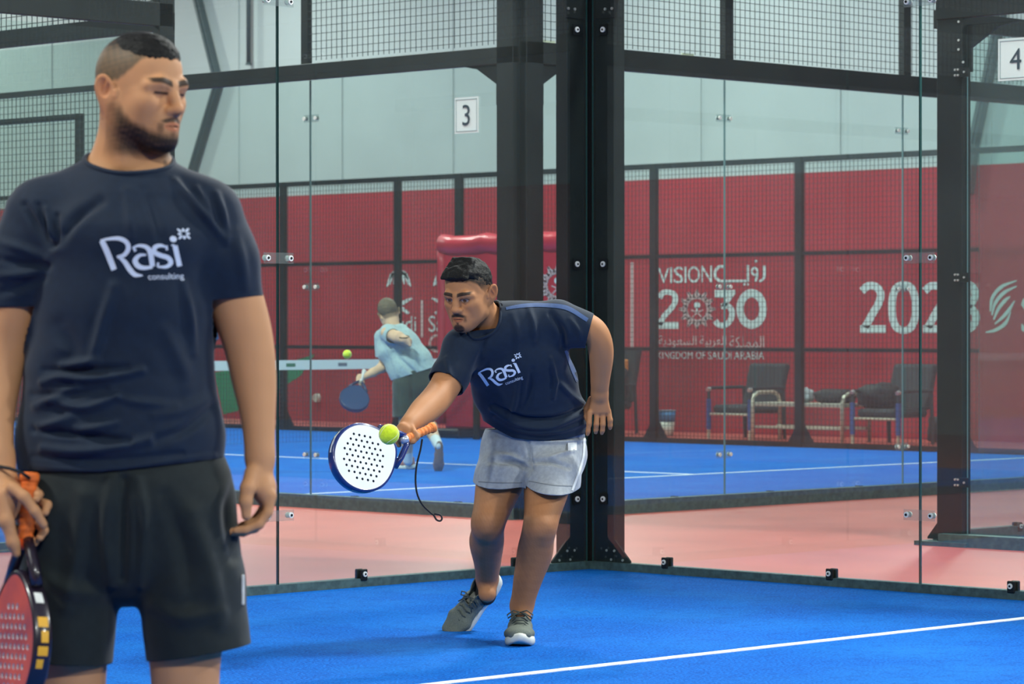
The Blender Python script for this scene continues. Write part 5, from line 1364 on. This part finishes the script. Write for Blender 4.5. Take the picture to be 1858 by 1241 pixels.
# wrist strap and racket
M_ORANGE = mat('orange_grip', (226, 110, 40), 0.7, noise=(90, .2)); M_RIMDARK = mat('racket_frame_dark', (30, 22, 36), 0.3, coat=.5)
M_FACEPINK = mat('racket_face_pink', (176, 84, 96), 0.35, noise=(9, .35), col2=(226, 96, 70)); M_HOLE = mat('racket_hole_grey', (214, 210, 216), 0.5)
M_YEL = mat('racket_mark_yellow', (232, 172, 40), 0.5); M_GREYCAP = mat('racket_cap_grey', (150, 148, 138), 0.5); M_ORBRIGHT = mat('racket_orange_bright', (246, 96, 36), .4)
wv = lambda v: F1.R * v[0] + F1.F * v[1] + V3(0, 0, v[2])
rc_y = unit(P(52, 880, -.13) - P(34, 1170, -.16))          # from the head up to the handle
nrm_ = unit(V3(-0.86, -0.50, 0.05)); xx = unit(np.cross(rc_y, nrm_))
rk1, _ = padel_racket('pink and dark padel racket with orange grip held by the standing man', F1.world(P(35, 1168, -.150)), wv(xx), wv(rc_y), M_FACEPINK, M_RIMDARK, M_ORANGE, M_ORBRIGHT,
    marks=((14, 22, M_YEL, -.011, .010), (2, 11, M_YEL, -.011, .004), (-9, -1, M_YEL, -.011, .010), (-20, -12, M_YEL, -.004, .010), (34, 44, M_WHITETRIM, -.009, .008), (-62, -48, M_YEL, -.008, .007), (-46, -36, M_YEL, -.003, .007)), hole_m=M_HOLE, hr=0.0062)
MB().tube([tuple(P(*c)) for c in ((-26, 838, -.10), (-4, 846, -.13), (18, 850, -.15), (40, 858, -.15), (54, 868, -.14))], 0.0035, n=8).build('wrist_strap', mat('black_cord', (16, 16, 18), .7), man1, True)

# ------------------------------------------------------------------ the player hitting the ball
F2 = Frame(950, 11.95)
man2 = thing('person', 'man in navy T-shirt and grey shorts bending forward to hit the ball', 'person', tuple(F2.o), F2.ang)
P = F2
SK2 = L3((176, 122, 82))
B = Body()
T2 = (P(851, 533, -0.30), rot_yaw_pitch_roll(-29, 17, 1)); sc2 = 1.02
head_prims(B, T2, sc2, closed=False, jaw=1.04, nose=1.0, brow=1.0, lips=1.0)
hp2 = lambda x, y, z: T2[0] + T2[1] @ (V3(x, y, z) * sc2)
B.ecap(hp2(0.004, 0.035, -0.045), P(888, 592, -0.21), (0.056, 0.056), (0.064, 0.060), k=0.03)
B.cap(hp2(.052, .03, -.04), P(890, 595, -.25), 0.015, 0.013, 0.03)
B.cap(P(905, 612, -.19), P(985, 602, -.20), .035, .03, .05)
B.loft([(P(930, 600, -0.19), 0.13, 0.085), (P(945, 690, -0.06), 0.14, 0.09), (P(972, 790, 0.04), 0.13, 0.10), (P(968, 830, 0.05), 0.13, 0.10)], k=0.04)
# arm on the right: elbow out, forearm hanging
B.limb([P(1012, 580, -0.19), P(1048, 588, -0.20), P(1076, 600, -0.205), P(1088, 622, -0.19), P(1091, 650, -0.16), P(1089, 688, -0.12), P(1088, 708, -0.095), P(1088, 718, -0.09)], [0.056, 0.050, 0.044, 0.0415, 0.0395, 0.031, 0.0255, 0.0245])
hand_prims(B, P(1088, 716, -0.09), P(1088, 745, -0.075), [
    [P(1070, 748, -.082), P(1069, 768, -.085), P(1067, 782, -.080), P(1066, 788, -.075)],
    [P(1083, 752, -.075), P(1082, 770, -.080), P(1081, 780, -.070), P(1081, 785, -.060)],
    [P(1094, 752, -.072), P(1094, 770, -.078), P(1093, 781, -.068), P(1092, 786, -.058)],
    [P(1104, 746, -.070), P(1107, 762, -.074), P(1107, 772, -.066), P(1107, 777, -.058)]],
    [P(1074, 726, -.06), P(1066, 742, -.055), P(1064, 754, -.060), P(1066, 762, -.066)], pr=(0.042, 0.017), fr=0.0098, wr=(0.029, 0.021))
# racket arm, reaching towards the viewer
B.limb([P(838, 628, -0.24), P(822, 672, -0.28), P(803, 708, -0.34), P(786, 730, -0.41), P(768, 747, -0.48), P(752, 762, -0.55), P(741, 771, -0.60)], [0.060, 0.055, 0.0505, 0.0495, 0.046, 0.035, 0.0265])
B.ecap(P(741, 771, -0.60), P(734, 782, -0.63), (0.028, 0.024), (0.034, 0.030), k=0.015)
gy = lambda px, py, dy: P(px, py, -0.645 + dy)
for ch in ([(726, 776, .02), (722, 786, -.012), (727, 797, -.026), (735, 800, -.022)], [(733, 784, .015), (731, 796, -.020), (738, 804, -.030), (745, 801, -.022)],
           [(742, 782, .012), (744, 794, -.022), (749, 801, -.028), (755, 797, -.018)], [(748, 776, .012), (753, 786, -.016), (757, 793, -.020), (760, 789, -.012)]):
    B.chain([gy(*c) for c in ch], [0.0110, 0.0105, 0.0098, 0.0085], 0.005)
B.chain([gy(730, 774, .01), gy(724, 786, .004), gy(722, 800, .002), gy(724, 808, .004)], [0.014, 0.0120, 0.0105, 0.0090], 0.008)
# legs
hipL, kneeL, ankL = P(1000, 835, 0.04), P(980, 955, -0.20), P(946, 1102, -0.10)
hipR, kneeR, ankR = P(918, 835, 0.06), P(885, 950, -0.08), P(884, 1052, 0.24)
for hip, knee, ank, bow in ((hipL, kneeL, ankL, 1), (hipR, kneeR, ankR, -1)):
    B.limb([hip, 0.6 * hip + 0.4 * knee, 0.2 * hip + 0.8 * knee, knee, 0.85 * knee + 0.15 * ank + V3(0, .012, 0), 0.66 * knee + 0.34 * ank + V3(0.004 * bow, .024, 0), 0.35 * knee + 0.65 * ank + V3(0, .012, 0), 0.12 * knee + 0.88 * ank, ank], [0.088, 0.079, 0.060, 0.053, 0.052, 0.0575, 0.0455, 0.0355, 0.035], .02)
    B.ell(knee + V3(0, -.040, .004), (0.026, 0.020, 0.032), k=0.03)
    B.cap(ank, ank + V3(0, -0.04, -0.05), 0.036, 0.034, 0.02)
def hair2(q):
    x, y, z = q.T
    zh = np.interp(y, [-.11, -.080, -.060, -.045, -.030, -.010, .010, .035, .055, .1], [.072, .070, .060, .046, .026, .008, .012, -.020, -.045, -.055])
    return np.minimum(z - zh, .03)
def beard2(q, n):
    x, y, z = q.T; ax_ = np.abs(x); fr_ = (y < -.055)
    mo = smoothstep(1.25, .7, np.sqrt((ax_ / .030) ** 2 + ((z + .0515 + ax_ * .22) / .0085) ** 2)) * fr_
    sid = smoothstep(.0075, .002, np.abs(ax_ - .0265)) * smoothstep(-.052, -.060, z) * smoothstep(-.086, -.070, z) * fr_ * .55
    ch_ = smoothstep(1.2, .75, np.sqrt((ax_ / .023) ** 2 + ((z + .101) / .017) ** 2)) * fr_
    sp = smoothstep(.007, .002, ax_) * smoothstep(-.074, -.080, z) * fr_ * .8
    jw = .30 * smoothstep(-.010, .016, np.interp(y, [-.09, -.05, -.02, .0, .02], [-.085, -.075, -.05, -.03, -.03]) - z + n * .003) * smoothstep(.02, .0, y) * smoothstep(-.14, -.115, z)
    lp = smoothstep(1.15, .85, np.sqrt((x / .024) ** 2 + ((z + .0668) / .0098) ** 2)) * (y < -.08)
    return np.clip(np.maximum.reduce([mo * .93, sid, ch_ * .93, sp, jw]) * (1 - lp), 0, 1)
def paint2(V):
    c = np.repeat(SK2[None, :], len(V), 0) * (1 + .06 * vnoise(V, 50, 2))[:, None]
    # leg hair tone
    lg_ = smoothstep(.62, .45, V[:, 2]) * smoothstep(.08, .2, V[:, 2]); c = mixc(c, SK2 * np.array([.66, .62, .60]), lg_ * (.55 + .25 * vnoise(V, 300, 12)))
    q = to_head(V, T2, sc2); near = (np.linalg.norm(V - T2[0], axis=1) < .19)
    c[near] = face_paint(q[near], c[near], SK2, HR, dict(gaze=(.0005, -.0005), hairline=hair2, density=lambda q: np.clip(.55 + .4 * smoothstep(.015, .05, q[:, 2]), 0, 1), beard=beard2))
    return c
fb = (T2[0] - V3(.12, .145, .15), T2[0] + V3(.12, .13, .15))
body2 = skin_object('body', B, man2, 0.0045, paint2, fine=fb, hf=0.0020)
# hair: swept up at the front
Bh = Body(); R_ = T2[1]
Bh.ell(hp2(0, 0.014, 0.043), V3(0.0768, 0.0985, 0.0875) * sc2, R_, 0.01).ell(hp2(0, -0.045, 0.088), V3(0.062, 0.055, 0.032) * sc2, R_, 0.03)
for k_ in range(9): x_ = -.048 + .012 * k_; Bh.cap(hp2(x_, -.088, .082 + .004 * math.sin(k_ * 2.1)), hp2(x_ * .8 + .006, -.02, .130), .010 * sc2, .010 * sc2, .010)
lo, hi = Bh.bounds(.01); ax = axes(lo, hi, .003); V, Q = surface_nets(Bh.grid(ax), ax)
q = to_head(V, T2, sc2); nrm = vnormals(V, Q); zl = np.interp(q[:, 1], [-.12, -.09, -.07, -.055, -.04, -.02, .0, .02, .05, .1], [.070, .071, .070, .060, .046, .026, .018, .020, -.01, -.03])
V = V + nrm * (0.0028 * vnoise(V @ np.diag([1, 1, .6]), 210, 5) - .0075 * (1 - smoothstep(-.006, .020, q[:, 2] - zl)))[:, None]
V, Fc = clip_mesh(V, Q, zl - .004 + .005 * vnoise(q, 180, 8) + .003 * vnoise(q, 400, 28) - q[:, 2])
mesh_obj('hair', V, Fc, M_HAIR, man2)
# shirt: a trunk leaning forward
B = Body()
B.loft([(P(925, 600, -0.20), 0.150, 0.100), (P(936, 650, -0.14), 0.186, 0.118), (P(952, 700, -0.06), 0.190, 0.125), (P(974, 760, 0.01), 0.184, 0.130), (P(976, 800, 0.04), 0.186, 0.132), (P(976, 850, 0.06), 0.186, 0.132)], k=0.05)
B.cap(P(918, 592, -.20), P(1012, 582, -.19), 0.078, 0.072, 0.05).cap(P(905, 600, -.20), P(842, 632, -.235), 0.078, 0.072, 0.05)
B.ecap(P(884, 584, -0.215), P(900, 616, -0.20), (0.078, 0.076), (0.11, 0.09), k=0.03)
B.chain([P(1012, 585, -.19), P(1052, 596, -.195), P(1095, 607, -.20)], [0.070, 0.060, 0.054], 0.045)
B.chain([P(840, 632, -.24), P(816, 684, -.29), P(796, 722, -.34)], [0.070, 0.064, 0.060], 0.045)
hem2 = lambda V: (P(970, 793, -.1)[2] + .020 * ((V[:, 0] - P(985, 790)[0]) / .18) ** 2 + .03 * np.clip(-(V[:, 0] - P(930, 790)[0]) / .1, 0, 1) + .10 * V[:, 1]) - V[:, 2]
nk = P(877, 579, -.24)
folds2s = 1.8
cuts = [hem2, plane_cut(P(1070, 600, -.2), P(1095, 607, -.20) - P(1052, 596, -.195), (P(1090, 606, -.2), .13)), lambda V: np.where((V[:, 0] < P(843, 700)[0]) & (V[:, 1] < -.2), (V - P(809, 697, -.30)) @ unit(P(796, 722, -.34) - P(816, 684, -.29)), -1.0),
        lambda V: np.where(((V[:, 0] - nk[0]) / .069) ** 2 + ((V[:, 1] - nk[1] + .02) / .105) ** 2 < 1, (V - nk) @ unit(V3(-.18, -.50, .85)) + .004, -1.0)]
folds2 = [([(893, 742), (940, 770), (1000, 775), (1062, 750)], .012, .010), ([(900, 758), (950, 783), (1010, 783), (1062, 768)], .010, .008), ([(895, 735), (950, 758), (1010, 758), (1060, 738)], .010, -.010), ([(1000, 650), (1008, 690), (1005, 722)], .008, .007), ([(940, 690), (935, 730), (925, 755)], .010, .006), ([(965, 670), (960, 715), (950, 745)], .012, -.005),
          ([(1000, 570), (1020, 600), (1022, 630)], .012, -.011), ([(960, 560), (968, 590), (970, 620)], .012, .006), ([(880, 610), (872, 645), (858, 680)], .012, -.004), ([(930, 570), (940, 610), (938, 650)], .014, .004), ([(810, 650), (815, 675), (820, 690)], .010, .006), ([(1035, 580), (1050, 600), (1052, 615)], .010, .005), ([(1010, 690), (1040, 720), (1062, 735)], .012, .006)]
folds2 = [(a_, b_, c_ * folds2s) for a_, b_, c_ in folds2]
sh2, bv2 = garment('t_shirt', B, man2, 0.0055, M_NAVY, cuts, F2, folds2, 0.004, 0.0018, 2)
col_pts = []
for i in range(40):
    t = 2 * math.pi * i / 40; u_ = nk + V3(.064 * math.cos(t), .090 * math.sin(t) - .015, 0); n_ = unit(V3(-.18, -.50, .85)); u_ = u_ - V3(0, 0, 1) * (((u_ - nk) @ n_ + .004) / n_[2])
    h_ = bv2.find_nearest(Vector(u_)); col_pts.append(np.array(h_[0]))
for _ in range(3): col_pts = [(col_pts[i - 1] + 2 * col_pts[i] + col_pts[(i + 1) % 40]) / 4 for i in range(40)]
MB().tube(col_pts, 0.0058, n=8, closed=True).build('collar', M_NAVY, sh2, True)
project_print('shoulder_stripe', ribbon_tris([([(918, 560), (950, 555), (985, 554), (1028, 559), (1066, 581)], [5, 7, 7, 8, 7])]), F2, sh2, bv2, M_NAVYTRIM)
project_print('side_stripe', ribbon_tris([([(1026, 636), (1042, 672), (1060, 708)], [5, 12, 14])]), F2, sh2, bv2, M_NAVYTRIM)
A2 = affine_logo((877, 703), (.565, -.215), (.015, -.53)); A2_ = affine_logo((879, 704), (.545, -.205), (-.19, -.47)); shirt_logo(A2_, .56, F2, sh2, bv2)
# shorts
B = Body()
B.loft([(P(976, 775, 0.03), 0.176, 0.126), (P(970, 810, 0.045), 0.190, 0.138), (P(962, 845, 0.05), 0.180, 0.13)], k=0.04)
B.loft([(P(1006, 830, 0.03), 0.112, 0.130), (P(1001, 870, -0.05), 0.104, 0.122), (P(996, 925, -0.14), 0.098, 0.115)], k=0.03)
B.loft([(P(922, 830, 0.05), 0.106, 0.130), (P(910, 870, -0.005), 0.100, 0.120), (P(900, 925, -0.05), 0.098, 0.112)], k=0.03)
cuts = [lambda V: V[:, 2] - P(970, 778, .03)[2], lambda V: np.where(V[:, 0] > P(953, 880)[0], P(1000, 883, -.12)[2] - .10 * (V[:, 0] - P(1000, 893)[0]) + .18 * (V[:, 1] + .1) - V[:, 2], P(906, 878, -.08)[2] - .02 * (V[:, 0] - P(906, 889)[0]) + .18 * (V[:, 1] + .05) - V[:, 2])]
folds = [([(890, 838), (930, 838), (965, 850)], .012, -.010), ([(905, 825), (930, 830), (955, 842)], .010, .006), ([(960, 838), (1000, 838), (1030, 848)], .010, -.010), ([(1000, 830), (1020, 824), (1040, 818)], .008, .007), ([(960, 800), (1010, 802), (1062, 798)], .008, .006), ([(958, 795), (962, 830), (960, 860)], .008, -.008), ([(900, 800), (895, 850), (885, 885)], .014, .005), ([(965, 792), (990, 790), (1060, 790)], .006, .006)]
folds = [(a_, b_, c_ * 1.8) for a_, b_, c_ in folds]
sho2, bvs2 = garment('shorts', B, man2, 0.0055, M_GREYSHORT, cuts, F2, folds, 0.004, 0.0018, 2)
project_print('care_label', ([np.array(q_) for q_ in ((1030, 803), (1046, 802), (1046, 817), (1030, 818))], [(0, 1, 2, 3)]), F2, sho2, bvs2, M_WHITETRIM)
project_print('side_stripe', ribbon_tris([([(1060, 795), (1058, 830), (1047, 865), (1038, 890)], [4, 4, 4, 4])]), F2, sho2, bvs2, M_WHITETRIM)
for pts in ([(868, 874), (905, 876), (948, 876)], [(960, 873), (1000, 880), (1038, 882)]): project_print('hem_seam', ribbon_tris([(pts, [1.2, 1.2, 1.2])]), F2, sho2, bvs2, mat('grey_seam', (112, 118, 124), .8))
# shoes
ht = P(943, 1170, -0.27); ht[2] = 0.0
sL = shoe(man2, V3(P(944, 1130, 0)[0], ht[1] + .235, 0.0), V3(P(943, 1170)[0], ht[1] - .055, 0.0), V3(0, 0, 1), L=.33)
B = Body(); B.ecap(ankL + V3(0, .0, .012), ankL + V3(0, -.005, -.05), (.038, .042), (.038, .05), k=.02)
lo, hi = B.bounds(.01); ax = axes(lo, hi, .005); V, Q = surface_nets(B.grid(ax), ax); V, Fc = clip_mesh(V, Q, V[:, 2] - (ankL[2] - .008)); mesh_obj('sock', V, Fc, M_SOCK, man2, solid=.003)
toe = P(834, 1140, .31); toe[2] = 0.012; hl_ = P(908, 1050, .33)
sR = shoe(man2, hl_, toe, unit(V3(-.42, -.86, .20)), L=.315)
B = Body(); B.ecap(ankR + V3(0, 0, .012), ankR + V3(-.005, .03, -.06), (.040, .042), (.040, .045), k=.02)
lo, hi = B.bounds(.01); ax = axes(lo, hi, .005); V, Q = surface_nets(B.grid(ax), ax); V, Fc = clip_mesh(V, Q, V[:, 2] - (ankR[2] - .012)); mesh_obj('sock', V, Fc, M_SOCK, man2, solid=.003)
# white racket
w2 = lambda v: F2.R * v[0] + F2.F * v[1] + V3(0, 0, v[2])
ay = unit(V3(.924 * .80, .60, .383 * .80)); axx = V3(-.383, 0, .924)      # towards the handle; across the head
M_RIMBLUE = mat('racket_frame_blue', (28, 48, 110), 0.25, coat=.6, noise=(14, .3)); M_FACEWHITE = mat('racket_face_white', (232, 236, 238), 0.4, noise=(12, .06)); M_GRIP2 = mat('orange_grip_light', (232, 130, 62), .75, noise=(90, .2)); M_HOLE2 = mat('racket_hole_dark', (96, 108, 118), .6)
cR = P(657, 831, -.80)
rk2, MR = padel_racket('white faced padel racket with blue rim and orange grip, hitting the ball', F2.world(cR), w2(np.cross(ay, unit(np.cross(ay, np.cross(axx, ay))))) if False else w2(axx), w2(ay), M_FACEWHITE, M_RIMBLUE, M_GRIP2, mat('racket_throat_silver', (196, 204, 216), .3, metal=.5),
    marks=((120, 150, M_WHITETRIM, -.010, .006), (160, 174, M_YEL, -.012, .002), (188, 225, M_GREYCAP, -.008, .004), (-60, -20, M_WHITETRIM, -.006, .002)), hole_m=M_HOLE2)
pts = [F2.world(P(a, b, -.62 + d)) for a, b, d in ((766, 797, .0), (763, 815, -.01), (756, 845, -.02), (754, 872, -.02), (757, 896, -.02), (766, 915, -.01), (780, 929, 0), (787, 935, 0), (792, 943, 0), (799, 945, 0), (802, 940, 0), (798, 934, 0), (788, 932, 0))]
C_ = catmull(pts, 5); mbc = MB().tube([tuple(c) for c in C_], 0.0034, n=8); cord_ = mbc.build('wrist_cord', mat('black_cord', (16, 16, 18), .7), rk2, True); cord_.matrix_parent_inverse = MR.inverted()

# ------------------------------------------------------------------ the player on the court behind, seen from the back
F3 = Frame(735, 26.14)
man3 = thing('person', 'man in pale blue shirt and dark shorts running away on the court behind', 'person', tuple(F3.o), F3.ang)
P = F3; SK3 = L3((214, 176, 146)); HB = L3((92, 76, 58))
B = Body(); T3 = (P(705, 569, .10), rot_yaw_pitch_roll(-165, 12, -16)); sc3 = 1.0
head_prims(B, T3, sc3); hp3 = lambda x, y, z: T3[0] + T3[1] @ (V3(x, y, z) * sc3)
B.ecap(hp3(0, .03, -.05), P(715, 600, .05), (.055, .055), (.062, .06), k=.03)
B.loft([(P(716, 615, .05), .13, .085), (P(738, 650, 0), .14, .09), (P(756, 690, -.02), .13, .10)], right=V3(.8, 0, .5), k=.04)
B.chain([P(702, 604, -.10), P(722, 612, -.20), P(739, 620, -.22)], [.052, .046, .036], .03); B.chain([P(739, 620, -.22), P(733, 616, -.24)], [.036, .034], .02)
for e in range(4): B.chain([P(737 + e, 612 + 4 * e, -.24), P(742 + e, 615 + 4 * e, -.26), P(744, 619 + 3 * e, -.25)], [.011, .010, .009], .004)
B.chain([P(692, 625, .12), P(700, 655, .10), P(693, 667, .06)], [.05, .045, .04], .03); B.chain([P(695, 666, .06), P(676, 676, .0), P(660, 684, -.05)], [.042, .034, .024], .02)
B.ell(P(653, 688, -.06), (.034, .030, .045), k=.015)
for e in range(4): B.chain([P(650 + 2 * e, 684 + e, -.09), P(648 + 2 * e, 692 + 2 * e, -.11), P(652 + 2 * e, 697 + e, -.09)], [.011, .010, .009], .004)
B.cap(P(656, 686, -.05), P(660, 695, -.09), .013, .010, .006)
legs3 = ((P(735, 700, -.02), P(737, 768, -.10), P(740, 832, .0)), (P(768, 698, -.02), P(772, 760, .02), P(794, 806, -.30)))
for hip, knee, ank in legs3:
    B.chain([hip, .5 * (hip + knee), knee], [.088, .075, .056], .04); B.chain([knee, .65 * knee + .35 * ank, ank], [.054, .058, .036], .03)
def paint3(V):
    c = np.repeat(SK3[None, :], len(V), 0) * (1 + .05 * vnoise(V, 50, 2))[:, None]
    q = to_head(V, T3, sc3); near = np.linalg.norm(V - T3[0], axis=1) < .18
    hh = smoothstep(-.01, .01, q[:, 2] - np.interp(q[:, 1], [-.1, -.06, -.02, .01, .05, .1], [.075, .07, .03, .02, -.05, -.055]))
    return np.where(near[:, None], mixc(c, HB, hh * .8), c)
skin_object('body', B, man3, .0075, paint3)
Bh = Body(); Bh.ell(hp3(0, .018, .040), V3(.079, .101, .090), T3[1], .01); lo, hi = Bh.bounds(.01); ax = axes(lo, hi, .006); V, Q = surface_nets(Bh.grid(ax), ax); q = to_head(V, T3, 1.0)
V, Fc = clip_mesh(V + vnormals(V, Q) * (.003 * vnoise(V, 150, 5))[:, None], Q, np.interp(q[:, 1], [-.1, -.06, -.02, .01, .05, .1], [.075, .07, .035, .03, -.03, -.04]) - q[:, 2]); mesh_obj('hair', V, Fc, mat('brown_hair', (92, 80, 62), .7, noise=(120, .3)), man3, solid=.003)
B = Body(); rt3 = V3(.86, 0, .42)
B.loft([(P(712, 606, .04), .13, .09), (P(722, 630, .02), .175, .125), (P(744, 662, -.01), .185, .135), (P(758, 690, -.02), .19, .14)], right=rt3, k=.05)
B.chain([P(704, 604, -.06), P(712, 610, -.16)], [.075, .064], .04); B.chain([P(694, 612, .10), P(695, 645, .12)], [.07, .066], .04)
n3 = unit(P(758, 690) - P(722, 620)); cuts = [plane_cut(P(752, 677, -.02), unit(V3(.32, 0, -1))), plane_cut(P(713, 609, -.15), V3(.5, -.8, -.2), (P(716, 612, -.2), .10)), plane_cut(P(696, 648, .1), V3(0, 0, -1), (P(693, 655, .13), .085)),
    lambda V: np.where(np.linalg.norm(V - hp3(0, .03, -.05), axis=1) < .105, .105 - np.linalg.norm(V - hp3(0, .03, -.05), axis=1), -1.0)]
M_PALE = cloth_mat('pale_blue_jersey', (160, 182, 186)); f3 = [([(715, 640), (740, 665), (765, 690)], .02, -.02), ([(735, 590), (750, 620), (770, 650)], .02, .012), ([(700, 620), (712, 650), (722, 680)], .02, .012)]
sh3, bv3 = garment('t_shirt', B, man3, .008, M_PALE, cuts, F3, f3, .005, .004, 2)
for j in range(3): project_print('shoulder_stripe', ribbon_tris([([(684, 586 + 4 * j), (691, 582 + 4 * j), (699, 579 + 4 * j)], [1.6, 1.6, 1.6])]), F3, sh3, bv3, mat('shirt_stripe', (70, 100, 120), .8))
B = Body(); B.loft([(P(752, 672, -.02), .17, .13), (P(754, 700, -.02), .185, .14)], right=rt3, k=.04)
B.loft([(P(736, 700, -.03), .11, .125), (P(733, 770, -.08), .095, .105)], k=.03); B.loft([(P(768, 698, -.01), .11, .125), (P(772, 765, .02), .10, .11)], k=.03)
cuts = [plane_cut(P(752, 672), unit(V3(-.3, 0, 1))), lambda V: P(752, 754)[2] + .05 * (V[:, 0] - P(752, 754)[0]) - V[:, 2]]
garment('shorts', B, man3, .009, cloth_mat('dark_green_shorts', (40, 56, 54)), cuts, F3, [([(745, 680), (750, 720), (750, 750)], .02, -.015)], .005, .004, 2)
M_S3 = mat('brown_shoe', (150, 104, 78), .7, noise=(80, .2)); M_S3S = mat('brown_sole', (118, 92, 78), .8, noise=(60, .3))
a = P(742, 846, .0); a[2] = 0.0; shoe(man3, a + V3(.05, .02, 0), a + V3(-.13, .18, 0), V3(0, 0, 1), L=.28, upper=mat('orange_brown_shoe', (176, 110, 78), .7), lace=False)
shoe(man3, P(797, 803, -.36), P(795, 858, -.30), V3(0, 1, .2), L=.27, upper=M_S3, sole=M_S3S, lace=False)
for (hip, knee, ank), z_ in zip(legs3, (0, 1)):
    d = unit(knee - ank); B = Body(); B.cap(ank - d * .02, ank + d * .11, .040, .044, .01); lo, hi = B.bounds(.01); ax = axes(lo, hi, .008); V, Q = surface_nets(B.grid(ax), ax); V, Fc = clip_mesh(V, Q, (V - (ank + d * .10)) @ d); mesh_obj('sock', V, Fc, mat('white_sock', (205, 212, 214), .9), man3, solid=.003)
MB().tube([tuple(P(733 + 3 * math.cos(t) * .4, 611, -.235) + V3(.036 * math.cos(t), .036 * math.sin(t), .01 * math.sin(t))) for t in np.linspace(0, 2 * math.pi, 16, endpoint=False)], .006, n=6, closed=True).build('wristband', mat('watch_strap', (90, 70, 55), .6), man3, True)
w3 = lambda v: F3.R * v[0] + F3.F * v[1] + V3(0, 0, v[2])
M_BLUER = mat('racket_navy_face', (34, 62, 104), .4); ay3 = unit(V3(.22, .70, .68))
rk3, _ = padel_racket('dark blue padel racket of the player on the court behind', F3.world(P(643, 724, -.25)), w3(V3(.95, 0, -.30)), w3(ay3), M_BLUER, mat('racket_navy_rim', (26, 44, 84), .35), mat('white_grip', (205, 205, 205), .7), M_GREYCAP, simple=True)
